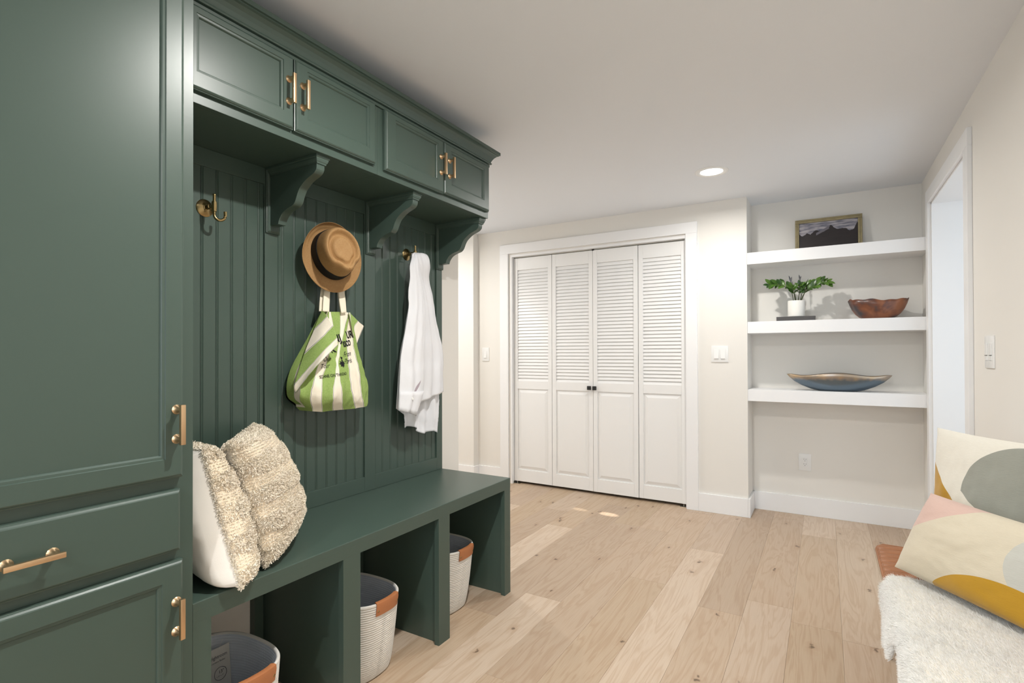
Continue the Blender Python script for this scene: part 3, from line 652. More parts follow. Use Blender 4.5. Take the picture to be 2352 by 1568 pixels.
BAG_P =  [[[-1.71, 1.438, 1.348], [-1.71, 1.442, 1.348], [-1.71, 1.447, 1.348], [-1.71, 1.455, 1.349], [-1.71, 1.504, 1.352], [-1.71, 1.55, 1.352], [-1.71, 1.554, 1.353], [-1.71, 1.555, 1.353], [-1.71, 1.558, 1.353]], [[-1.705, 1.374, 1.243], [-1.695, 1.394, 1.244], [-1.685, 1.417, 1.244], [-1.68, 1.446, 1.245], [-1.675, 1.469, 1.245], [-1.675, 1.486, 1.246], [-1.675, 1.507, 1.246], [-1.685, 1.55, 1.24], [-1.695, 1.576, 1.227]], [[-1.705, 1.295, 1.116], [-1.675, 1.309, 1.116], [-1.655, 1.338, 1.116], [-1.645, 1.373, 1.115], [-1.64, 1.416, 1.114], [-1.635, 1.428, 1.113], [-1.64, 1.489, 1.111], [-1.655, 1.554, 1.109], [-1.685, 1.609, 1.107]], [[-1.705, 1.282, 1.026], [-1.665, 1.275, 1.028], [-1.64, 1.305, 1.024], [-1.625, 1.346, 1.022], [-1.62, 1.387, 1.019], [-1.62, 1.433, 1.016], [-1.625, 1.49, 1.018], [-1.645, 1.559, 1.016], [-1.675, 1.626, 1.046]], [[-1.715, 1.321, 0.987], [-1.695, 1.322, 0.977], [-1.675, 1.337, 0.962], [-1.665, 1.374, 0.957], [-1.66, 1.42, 0.958], [-1.655, 1.47, 0.957], [-1.66, 1.532, 0.956], [-1.67, 1.594, 0.956], [-1.68, 1.621, 0.957]]]
FLAP_P =  [[[-1.695, 1.404, 1.349], [-1.7, 1.405, 1.349], [-1.705, 1.407, 1.349]], [[-1.665, 1.399, 1.326], [-1.68, 1.381, 1.3], [-1.7, 1.366, 1.275]], [[-1.63, 1.397, 1.286], [-1.645, 1.345, 1.229], [-1.69, 1.313, 1.176]], [[-1.605, 1.394, 1.242], [-1.62, 1.332, 1.179], [-1.685, 1.267, 1.068]], [[-1.605, 1.4, 1.214], [-1.605, 1.297, 1.13], [-1.68, 1.267, 1.035]]]
EAR_P =  [[[-1.695, 1.536, 1.351], [-1.68, 1.534, 1.309], [-1.675, 1.54, 1.261]], [[-1.705, 1.555, 1.349], [-1.695, 1.552, 1.293], [-1.69, 1.559, 1.248]], [[-1.705, 1.593, 1.32], [-1.7, 1.568, 1.29], [-1.695, 1.57, 1.234]], [[-1.71, 1.634, 1.299], [-1.705, 1.61, 1.263], [-1.695, 1.578, 1.22]]]
STRAPS_P =  [[[[-1.695, 1.41, 1.441], [-1.695, 1.44, 1.444]], [[-1.695, 1.405, 1.391], [-1.695, 1.437, 1.394]], [[-1.695, 1.402, 1.347], [-1.695, 1.434, 1.346]]], [[[-1.695, 1.481, 1.449], [-1.695, 1.514, 1.452]], [[-1.695, 1.486, 1.398], [-1.695, 1.519, 1.401]], [[-1.695, 1.495, 1.345], [-1.695, 1.522, 1.35]]]]
SLEEVE_P =  [[[-1.685, 1.925, 1.643], [-1.68, 1.958, 1.648]], [[-1.675, 1.898, 1.595], [-1.67, 1.96, 1.604]], [[-1.67, 1.892, 1.526], [-1.665, 1.975, 1.536]], [[-1.665, 1.879, 1.463], [-1.66, 1.983, 1.473]], [[-1.66, 1.875, 1.409], [-1.655, 1.984, 1.417]], [[-1.655, 1.855, 1.34], [-1.65, 1.981, 1.347]], [[-1.655, 1.841, 1.273], [-1.65, 1.979, 1.277]], [[-1.65, 1.82, 1.206], [-1.645, 1.968, 1.208]], [[-1.65, 1.809, 1.141], [-1.645, 1.966, 1.138]], [[-1.645, 1.802, 1.076], [-1.64, 1.96, 1.076]], [[-1.645, 1.795, 1.011], [-1.64, 1.955, 1.008]], [[-1.645, 1.786, 0.924], [-1.64, 1.902, 0.888]]]
BODY_P =  [[[-1.69, 1.97, 1.65], [-1.723, 2.035, 1.665]], [[-1.68, 1.972, 1.606], [-1.717, 2.049, 1.621]], [[-1.675, 1.987, 1.538], [-1.714, 2.078, 1.551]], [[-1.67, 1.995, 1.475], [-1.711, 2.094, 1.487]], [[-1.665, 1.996, 1.419], [-1.708, 2.105, 1.429]], [[-1.66, 1.993, 1.348], [-1.705, 2.119, 1.357]], [[-1.66, 1.991, 1.278], [-1.705, 2.141, 1.284]], [[-1.655, 1.98, 1.208], [-1.702, 2.161, 1.209]], [[-1.655, 1.978, 1.138], [-1.702, 2.172, 1.135]], [[-1.65, 1.972, 1.076], [-1.699, 2.164, 1.075]], [[-1.65, 1.961, 1.007], [-1.699, 2.166, 1.023]], [[-1.65, 1.945, 0.929], [-1.699, 2.168, 0.982]]]
TAIL_P =  [[[-1.72, 1.893, 1.036], [-1.72, 2.165, 1.022]], [[-1.72, 1.895, 0.968], [-1.72, 2.161, 0.97]], [[-1.72, 1.897, 0.899], [-1.72, 2.156, 0.874]], [[-1.72, 1.901, 0.837], [-1.72, 2.146, 0.778]]]
# ------------------------------------------------------------------ straw hat on the middle hook
def build_hat():
    n = Vector((1.03, -.29, .12)).normalized()
    f = Vector((.26, .20, -.95)); f = (f - n * f.dot(n)).normalized(); s = n.cross(f).normalized()
    c = Vector((-1.700, 1.450, 1.572))
    t = thing('straw_hat', 'tan woven straw fedora with black band hanging above the tote bag', 'hat', c)
    A, B, H = .096, .079, .112         # crown half axes, height
    NT = 128
    def P(a, b, h): return tuple(c + f * a + s * b + n * h)
    # crown
    prof = [(1.0, 0), (1.0, .010), (.995, .03), (.985, .05), (.965, .07), (.945, .088), (.915, .100), (.87, .108), (.82, .112)]
    V = []; UV = []; rows = 0
    def pinch(th, hh):                # front pinches at +-40 degrees from the front, growing upwards
        a = sum(math.exp(-((abs(th) - .62) / .30) ** 2) for _ in (0,)); return 1 - .16 * a * max(0, (hh - .03) / .08) ** 1.2
    for i, (r, h) in enumerate(prof):
        for k in range(NT):
            th = 2 * math.pi * k / NT; th2 = th if th <= math.pi else th - 2 * math.pi
            q = r * pinch(th2, h) ; tilt = .012 * math.cos(th) * -1 * (h / H)
            V.append(P(A * q * math.cos(th), B * q * math.sin(th), h - tilt * 0)); UV.append((k / NT * 2, h * 8))
        rows += 1
    for j in range(1, 15):            # top with the teardrop crease
        r = .82 * (1 - j / 14.0)
        for k in range(NT):
            th = 2 * math.pi * k / NT; th2 = th if th <= math.pi else th - 2 * math.pi
            q = r * (pinch(th2, .112) * (r / .82) + (1 - r / .82))
            groove = .017 * math.exp(-((r - .62) / .09) ** 2) * (1 - .35 * math.exp(-(th2 / .5) ** 2))
            V.append(P(A * q * math.cos(th), B * q * math.sin(th), .112 - groove - .004 * (1 - r) + .006 * math.cos(th) * r)); UV.append((.55 * r * math.cos(th) + 3, .9 + .9 * r * math.sin(th)))
        rows += 1
    F = [(i * NT + k, i * NT + (k + 1) % NT, (i + 1) * NT + (k + 1) % NT, (i + 1) * NT + k) for i in range(rows - 1) for k in range(NT)]
    obj('crown', G().add(V, F, UV), M['straw'], t, smooth=True, fix=False)
    # brim: two skins; curled up at the back, snapped down in front
    V = []; UV = []; rr = [(q_ / 24, .0009 * math.sin(q_ * math.pi * .9)) for q_ in range(24)] + [(1, .0), (1.01, -.0012), (1, -.0026), (.75, -.0026), (.4, -.0026), (0, -.0026)]
    for i, (q, dh) in enumerate(rr):
        for k in range(NT):
            th = 2 * math.pi * k / NT; wd = .046 + .004 * math.cos(th)
            up = .040 * max(0, -math.cos(th)) ** 1.6 + .010 * abs(math.sin(th)) ** 2 - .014 * max(0, math.cos(th))
            qq = min(q, 1.0); R = (A + wd * q * (1 - .28 * max(0, -math.cos(th)) * qq)) ; R2 = (B + wd * q * (1 - .28 * max(0, -math.cos(th)) * qq))
            V.append(P(R * math.cos(th), R2 * math.sin(th), up * qq ** 1.7 + dh)); UV.append((k / NT * 2, .5 * q + (0 if i < 25 else .7)))
    nr = len(rr); F = [(i * NT + k, i * NT + (k + 1) % NT, (i + 1) * NT + (k + 1) % NT, (i + 1) * NT + k) for i in range(nr - 1) for k in range(NT)]
    obj('brim', G().add(V, F, UV), M['straw'], t, smooth=True)
    V = []; bp = [(1.0, .001), (1.025, .001), (1.03, .006), (1.022, .020), (1.012, .036), (1.0, .046), (.985, .046)]
    for r, h in bp:
        for k in range(NT):
            th = 2 * math.pi * k / NT; th2 = th if th <= math.pi else th - 2 * math.pi; q = r * pinch(th2, h); V.append(P((A * q + .0006) * math.cos(th), (B * q + .0006) * math.sin(th), h))
    F = [(i * NT + k, i * NT + (k + 1) % NT, (i + 1) * NT + (k + 1) % NT, (i + 1) * NT + k) for i in range(len(bp) - 1) for k in range(NT)]
    tag(obj('hat_band', G().add(V, F), M['ribbon'], t, smooth=True), 'black ribbon band')
build_hat()

# ------------------------------------------------------------------ striped tote bag
def sheet(rows, nu, nv, wob=0.0, seed=0, amp2=0.0):
    """rows: list of polylines (k points each, xyz); resampled to nu rows x nv columns"""
    R = np.array([interp(r, nv) for r in rows]); out = np.zeros((nu, nv, 3))
    for j in range(nv): out[:, j] = interp(R[:, j], nu)
    if wob:
        for i in range(nu):
            for j in range(nv):
                p = out[i, j]; q = noise.noise(Vector((p[1] * 26 + seed, p[2] * 9, seed))) * wob + noise.noise(Vector((p[1] * 60, p[2] * 45 + seed, seed))) * wob * .3
                out[i, j, 0] += q * min(1, 4 * i / nu) 
    return out
def build_bag():
    t = thing('tote_bag', 'green and cream striped canvas tote bag hanging below the straw hat', 'bag', (-1.70, 1.45, .95))
    rows = BAG_P; nb = len(rows[0]); sub = 12; nv = (nb - 1) * sub + 1; nu = 60
    lev = []
    for r in rows:
        r = np.array(r); q = []
        for b in range(nb - 1):
            for s_ in range(sub): f = s_ / sub; q.append(r[b] * (1 - f) + r[b + 1] * f)
        q.append(r[-1]); lev.append(q)
    lev = np.array(lev); out = np.zeros((nu, nv, 3))
    for j in range(nv): out[:, j] = interp(lev[:, j], nu)
    for i in range(nu):
        v = i / (nu - 1)
        for j in range(nv):
            p = out[i, j]; o = noise.noise(Vector((p[1] * 22, p[2] * 7, 3.1))) * .012 + noise.noise(Vector((p[1] * 55, p[2] * 40, 1.7))) * .004
            fold = -.012 * math.exp(-((p[1] - (1.425 + .10 * (1.25 - p[2]))) / .010) ** 2) * math.exp(-((p[2] - 1.22) / .09) ** 2)
            out[i, j, 0] += o * min(1, v * 3) + fold
    UV = np.array([[(j / sub - 3.0, i / nu) for j in range(nv)] for i in range(nu)]).reshape(-1, 2)
    V = out.reshape(-1, 3); F = grid_faces(nu, nv)
    back = out.copy(); back[:, :, 0] = np.minimum(out[:, :, 0] - .004, -1.748); 
    Fb = [tuple(k + nu * nv for k in f[::-1]) for f in F]
    side = []
    for i in range(nu - 1):
        for j in (0, nv - 1): a, b = i * nv + j, (i + 1) * nv + j; side.append((a, b, b + nu * nv, a + nu * nv))
    for j in range(nv - 1): a, b = (nu - 1) * nv + j, (nu - 1) * nv + j + 1; side.append((a, b, b + nu * nv, a + nu * nv))
    g = G().add(np.vstack([V, back.reshape(-1, 3)]), F + Fb + side, np.vstack([UV, UV]))
    obj('bag_body', g, M['bag'], t, smooth='auto', fix=True)
    bvh = BVHTree.FromPolygons([Vector(v) for v in V], F)
    # folded side flap, stripes running on the slant
    ff = sheet(FLAP_P, 41, 36, .006, 5.0); nu2, nv2 = 41, 36
    UV = np.array([[(i / 10.0, j / 30) for j in range(nv2)] for i in range(nu2)]).reshape(-1, 2)
    g = G().add(ff.reshape(-1, 3), grid_faces(nu2, nv2), UV); o = obj('folded_side', g, M['bag'], t, smooth=True, fix=False)
    so = o.modifiers.new('cloth', 'SOLIDIFY'); so.thickness = .0018; so.offset = 0
    hp = [[ff[-1, 0], ff[-1, 17], ff[-1, -1]], [ff[-1, 0] + np.array((-.03, -.004, .0)), ff[-1, 17] + np.array((-.045, .0, .01)), ff[-1, -1] + np.array((-.02, .004, .0))]]
    ear = sheet(EAR_P, 31, 24, .003, 9.0); UV = np.array([[(i / 10.0 + 1, j / 24) for j in range(24)] for i in range(31)]).reshape(-1, 2)
    o = obj('folded_corner', G().add(ear.reshape(-1, 3), grid_faces(31, 24), UV), M['bag'], t, smooth=True, fix=False); so = o.modifiers.new('cloth', 'SOLIDIFY'); so.thickness = .0018
    for q, st in enumerate(STRAPS_P):
        for dx, dy in ((0, 0), (-.022, -.006 if q == 0 else .008)):
            rows_ = [[np.array(p) + np.array((dx * .6 - (.038, .022, 0)[ri], dy + (.032, .018, 0)[ri], 0)) for p in r] for ri, r in enumerate(st)]
            top = [np.array((-1.752, rows_[0][k][1] + .045, 1.640)) + np.array((dx * .3, 0, 0)) for k in range(2)]
            mid = [(rows_[0][k] * .45 + top[k] * .55) + np.array((.004, 0, 0)) for k in range(2)]
            sh = sheet([top, mid] + rows_, 24, 6); o = obj('strap', G().add(sh.reshape(-1, 3), grid_faces(24, 6)), M['canvas'], t, smooth=True, fix=False)
            so = o.modifiers.new('cloth', 'SOLIDIFY'); so.thickness = .002
    # hem along the mouth of the bag
    hem = [out[0, 36:97:4], out[3, 36:97:4]]; 
    # printed lettering laid on the cloth
    def text(body, y, z, size, rot, shear=0.0, sx=1.0, off=0.0):
        cu = bpy.data.curves.new('lettering', 'FONT'); cu.body = body; cu.size = size; cu.shear = shear; cu.offset = off; cu.resolution_u = 3
        to = bpy.data.objects.new('lettering', cu); C.objects.link(to); dg = bpy.context.evaluated_depsgraph_get()
        me = bpy.data.meshes.new_from_object(to.evaluated_get(dg)); bpy.data.objects.remove(to); bpy.data.curves.remove(cu)
        bm = bmesh.new(); bm.from_mesh(me); bmesh.ops.triangulate(bm, faces=bm.faces[:])
        bmesh.ops.subdivide_edges(bm, edges=[e for e in bm.edges if e.calc_length() > size * .25], cuts=1, use_grid_fill=False); bmesh.ops.triangulate(bm, faces=bm.faces[:])
        ca, sa = math.cos(rot), math.sin(rot); kill = []; h0 = bvh.ray_cast(Vector((0, y * 1.02 + .02, 1.18 + (z - 1.18) * 1.02)), Vector((-1, 0, 0)))[0]; k_ = (h0.x if h0 else -1.66) / -1.635; y = y * k_; z = 1.18 + (z - 1.18) * k_
        for v in bm.verts:
            x, yy = v.co.x * sx, v.co.y; Y = y + x * ca - yy * sa; Z = z + x * sa + yy * ca
            hit = bvh.ray_cast(Vector((0, Y, Z)), Vector((-1, 0, 0)))
            if hit[0] is None: kill.append(v); v.co = (-1.7, Y, Z)
            else: v.co = (hit[0].x + .0014, Y, Z)
        bmesh.ops.delete(bm, geom=kill, context='VERTS'); base_ = wloc(t)
        for v in bm.verts: v.co -= base_
        m2 = bpy.data.meshes.new('lettering'); bm.to_mesh(m2); bm.free(); m2.materials.append(M['print'])
        o = bpy.data.objects.new('lettering', m2); C.objects.link(o); o.parent = t; o['label'] = 'black printed lettering'
    text('NJ', 1.413, 1.222, .042, .22, .05, .80, .0012); text('UR', 1.470, 1.240, .042, .16, 0, .72, .0012)
    text('R', 1.405, 1.184, .036, .20, 0, .8, .0012); text('ISCO', 1.452, 1.207, .031, .16, 0, .74, .0012)
    text('From', 1.452, 1.166, .029, .16, .75, .72); text('Paris', 1.458, 1.139, .029, .14, .75, .72)
    text('Our', 1.360, 1.150, .024, .10, .75, .8); text('Tour', 1.345, 1.124, .024, .08, .75, .8)
    text('SEZANE ON THE ROAD', 1.350, 1.086, .0165, .085, 0, .71, .0001)
    # small leafy emblem
    def leafm(y, z, a, l, w_):
        bm_pts = []
        for k in range(12):
            u = k / 11; bm_pts.append((u * l, w_ * math.sin(math.pi * u) * .5))
        for k in range(10, 0, -1):
            u = k / 11; bm_pts.append((u * l, -w_ * math.sin(math.pi * u) * .5))
        P = []
        for px, py in bm_pts:
            Y = y + px * math.cos(a) - py * math.sin(a); Z = z + px * math.sin(a) + py * math.cos(a); h = bvh.ray_cast(Vector((0, Y, Z)), Vector((-1, 0, 0)))
            P.append(((h[0].x if h[0] else -1.63) + .0014, Y, Z))
        return P
    g = G()
    for k, (a, l) in enumerate(((1.57, .022), (2.3, .016), (.85, .016), (3.0, .015), (.15, .015), (-.7, .014), (3.85, .014), (-1.57, .014))):
        P = leafm(1.455, 1.139, a, l, .006); g.add(P, [tuple(range(len(P)))])
    for k, (a, l) in enumerate(((1.2, .012), (1.9, .012))):
        P = leafm(1.455, 1.158, a, l, .005); g.add(P, [tuple(range(len(P)))])
    tag(obj('emblem', g, M['print'], t, fix=False), 'small black leaf emblem')
build_bag()

# ------------------------------------------------------------------ white shirt on the last hook
def build_shirt():
    t = thing('shirt', 'white cotton shirt hanging from the hook at the open end', 'shirt', (-1.70, 2.0, .8))
    def cloth(name, rows, nu, nv, folds, amp, seed):
        R = np.array([interp(r, nv) for r in rows]); out = np.zeros((nu, nv, 3))
        for j in range(nv): out[:, j] = interp(R[:, j], nu)
        for i in range(nu):
            v = i / (nu - 1)
            for j in range(nv):
                u = j / (nv - 1); a = sum(am * math.cos((u - c) * fr * math.pi + seed) for c, fr, am in folds)
                out[i, j, 0] += a * amp * min(1, .25 + v * 1.2) * (1 - abs(2 * u - 1) ** 6) + noise.noise(Vector((u * 3 + seed, v * 5, seed))) * .006 + noise.noise(Vector((u * 9 + seed, v * 26, seed))) * .0022
        return out
    def put(name, out, sol=.0022):
        nu, nv = out.shape[:2]; o = obj(name, G().add(out.reshape(-1, 3), grid_faces(nu, nv)), M['shirt'], t, smooth=True, fix=False); s = o.modifiers.new('cloth', 'SOLIDIFY'); s.thickness = sol; s.offset = 0; return o
    SP = [[(-1.720, 1.958, 1.650), (-1.720, 1.985, 1.656)], [(-1.700, 1.940, 1.662), (-1.696, 1.972, 1.668)]] + SLEEVE_P; sl = cloth('sleeve', SP, 70, 26, [(.3, 3.2, 1), (.7, 5.5, .5)], .004, .4)
    # bow the sleeve outwards
    for i in range(70):
        for j in range(26): u = j / 25; sl[i, j, 0] += .022 * (math.sin(math.pi * u) ** .8) * (.4 + .6 * i / 69) - .012
    put('sleeve', sl)
    hidden = sl.copy(); hidden[:, :, 0] = np.minimum(hidden[:, :, 0] - .006, -1.722); 
    hidden[:, :, 1] += .058 * (1 - np.linspace(0, 1, 26))[None, :]
    put('sleeve', hidden)
    BP = [[np.array(a) + np.array((-.018, -.045, 0)), np.array(b_)] for a, b_ in BODY_P]; BP = [[(-1.730, 1.965, 1.655), (-1.735, 2.000, 1.662)], [(-1.708, 1.955, 1.668), (-1.716, 2.016, 1.676)]] + [[np.array(q[0]) + np.array((.012, 0, 0)), np.array(q[1]) + np.array((.030, 0, 0))] if k_ < 2 else q for k_, q in enumerate(BP)]; b = cloth('shirt_body', BP, 70, 34, [(.2, 5, 1), (.6, 7.5, .6)], .0045, 1.9); put('shirt_body', b)
    tl = cloth('shirt_tail', TAIL_P, 30, 40, [(.1, 7, 1), (.5, 4, .6)], .012, 3.1)
    for j in range(40):
        u = j / 39; tl[:, j, 2] += np.linspace(0, 1, 30) * (.012 * math.sin(u * 9) - .010)
    put('shirt_tail', tl)
    # cuff: raised band on the sleeve end with seam, button and placket slit
    cf = sl[64:70, 0:26].copy(); cf[:, :, 0] += .0035; o = put('cuff', cf, .003)
    u = sl[66, 8]; g = G().lathe([(.0068, 0), (.0068, .0018), (.005, .0026), (.0045, .0018), (.001, .0018)], (u[0] + .0045, u[1] + .012, u[2] + .004), (1, 0, .1), 16)
    obj('cuff_button', g, M['plastic'], o, smooth='auto')
    a, c_ = np.array((-1.6, 1.917, 1.054)), np.array((-1.6, 1.861, .983))
    bv = BVHTree.FromPolygons([Vector(v) for v in sl.reshape(-1, 3)], grid_faces(70, 26)); P = []
    for k in range(9):
        q = a + (c_ - a) * k / 8
        for s_ in (-1, 1):
            yy = q[1] + s_ * .009 * math.sin(math.pi * (k + .2) / 8.6) + .002; h = bv.ray_cast(Vector((0, yy, q[2])), Vector((-1, 0, 0))); P.append(((h[0].x if h[0] else -1.64) + .0016, yy, q[2]))
    g = G().add(P, [(2 * k, 2 * k + 1, 2 * k + 3, 2 * k + 2) for k in range(8)]); tag(obj('placket_slit', g, M['slot_shadow'], t, fix=False), 'open slit above the cuff')
M['slot_shadow'] = paint('inner_sleeve_shade', (176, 164, 172), .9, 300, .1, .1)  # shade inside the slit, painted as a lilac-grey patch on the sleeve
build_shirt()

# ------------------------------------------------------------------ cushions
def cushion_sheets(c, T, n, res=41, pe=.5, inset=.035, wr=.006, seed=0.0, sag=.0):
    """c = TL, TR, BR, BL corners; returns front and back grids (res x res)"""
    TL_, TR_, BR_, BL_ = [np.array(p, float) for p in c]; n = np.array(n, float); n /= np.linalg.norm(n); fr = np.zeros((res, res, 3)); bk = fr.copy()
    for i in range(res):
        v = i / (res - 1) * 2 - 1          # -1 bottom .. 1 top
        for j in range(res):
            u = j / (res - 1) * 2 - 1
            uu = u * (1 - inset * (1 - v * v) * abs(u)); vv = v * (1 - inset * (1 - u * u) * abs(v))
            a, b = (uu + 1) / 2, (vv + 1) / 2; p = (TL_ * (1 - a) + TR_ * a) * b + (BL_ * (1 - a) + BR_ * a) * (1 - b)
            h = max(0, 1 - u * u) ** pe * max(0, 1 - v * v) ** (pe if v > 0 else pe * (1 - sag)) ; w1 = noise.noise(Vector((u * 2.2 + seed, v * 2.2, seed))) * wr * 2 * h + noise.noise(Vector((u * 6 + seed, v * 6, seed))) * wr * h
            fr[i, j] = p + n * (T * .5 * h + w1); bk[i, j] = p - n * (T * .5 * h + w1)
    return fr, bk, n
def put_sheet(name, grid, m, parent, flip=False):
    r = grid.shape[0]; F = grid_faces(r, grid.shape[1]); F = [f[::-1] for f in F] if flip else F
    UV = np.array([[(j / (grid.shape[1] - 1), i / (r - 1)) for j in range(grid.shape[1])] for i in range(r)]).reshape(-1, 2)
    return obj(name, G().add(grid.reshape(-1, 3), F, UV), m, parent, smooth=True, fix=False)
def shag(parent, fr, n, count, bands, seed):
    """tufts on the front sheet: thick shag bands between low looped rows"""
    r = fr.shape[0]; u = rng.random(count); v = rng.random(count)
    ph = v * bands + .10 * np.sin(u * 5 + seed) + .05 * np.sin(u * 17); fr_ = ph - np.floor(ph); thick = fr_ < .56
    row = ~thick; v2 = np.where(row, (np.round(v * bands * 11) / (bands * 11)), v); v = np.clip(v2, 0, 1)
    x = u * (r - 1); y = v * (r - 1); i = np.minimum(y.astype(int), r - 2); j = np.minimum(x.astype(int), r - 2); fx_, fy = (x - j)[:, None], (y - i)[:, None]
    P = (fr[i, j] * (1 - fx_) + fr[i, j + 1] * fx_) * (1 - fy) + (fr[i + 1, j] * (1 - fx_) + fr[i + 1, j + 1] * fx_) * fy
    du = fr[i, j + 1] - fr[i, j]; dv = fr[i + 1, j] - fr[i, j]; Nn = np.cross(du, dv); Nn /= np.linalg.norm(Nn, axis=1)[:, None] + 1e-9
    Nn *= np.sign((Nn @ n))[:, None] + 1e-9
    Dv = -dv / (np.linalg.norm(dv, axis=1)[:, None] + 1e-9); D = Nn * .8 + Dv * .45 + rng.normal(size=P.shape) * .22; D /= np.linalg.norm(D, axis=1)[:, None]
    ln = np.where(thick, rng.uniform(.006, .012, count), rng.uniform(.003, .005, count)); wd = np.where(thick, .0024, .0026)
    ctr = fr[r // 2, r // 2]; m_ = count // 9; e = rng.random(m_) * 4; sdn = e.astype(int); q = (e - sdn) * (r - 1); qi = np.minimum(q.astype(int), r - 2); qf = (q - qi)[:, None]
    R_ = np.zeros((m_, 3))
    for s_ in range(4):
        line_ = (fr[0], fr[:, r - 1], fr[r - 1], fr[:, 0])[s_]; k_ = sdn == s_; R_[k_] = (line_[qi] * (1 - qf) + line_[qi + 1] * qf)[k_]
    Dr = R_ - ctr; Dr /= np.linalg.norm(Dr, axis=1)[:, None]; Dr = Dr * .7 + rng.normal(size=Dr.shape) * .35 - n * .25; Dr /= np.linalg.norm(Dr, axis=1)[:, None]
    P = np.vstack([P - Nn * .001, R_ - Dr * .003]); D = np.vstack([D, Dr]); ln = np.concatenate([ln, rng.uniform(.006, .013, m_)]); wd = np.concatenate([wd, np.full(m_, .0020)])
    V, F = strands(P, D, ln, wd, .75, .9); return stuff_obj('tufted_pile', V, F, M['yarn'], parent)
def fabric_cushion(name, label, cat, corners, T, n, mf, mb, group, tuft=0, seed=1.0, wrap=False, **k):
    base_ = min(corners, key=lambda p: p[2]); t = thing(name, label, cat, np.mean(np.array(corners), 0) * np.array((1, 1, 0)) + np.array((0, 0, base_[2])), group)
    fr, bk, n = cushion_sheets(corners, T, n, seed=seed, **k); put_sheet('front_panel', fr, mf, t); put_sheet('back_panel', bk, mb, t, True)
    r = fr.shape[0]; rim = [fr[0, j] for j in range(r)] + [fr[i, r - 1] for i in range(1, r)] + [fr[r - 1, j] for j in range(r - 2, -1, -1)] + [fr[i, 0] for i in range(r - 2, 0, -1)]
    rim.append(rim[0])
    if tuft: obj('seam', G().tube([tuple(p) for p in rim], .0022, 6, False), mb, t, smooth=True)
    if tuft: shag(t, fr, n, tuft, 4.3, seed)
    if wrap: shag(t, bk, -n, tuft // 2, 4.3, seed)
    return t
fabric_cushion('shag_cushion', 'ivory shag cushion on the bench, plain linen back showing, against tall cabinet', 'cushion',
               [(-1.440, .800, .925), (-1.760, .868, .915), (-1.700, .925, .572), (-1.308, .825, .572)], .205, (.24, .96, .10), M['yarn_flat'], M['linen'], 'shag cushions on the green bench', 80000, 2.3, pe=.34, inset=.06, sag=.45)
fabric_cushion('shag_cushion', 'ivory shag cushion leaning second on the bench, striped tufted front facing out', 'cushion',
               [(-1.440, .875, .930), (-1.735, 1.140, .932), (-1.668, 1.250, .600), (-1.375, .940, .575)], .19, (.74, .62, .2), M['yarn_flat'], M['linen'], 'shag cushions on the green bench', 90000, 4.1, pe=.36, inset=.06, wrap=True, sag=.3)

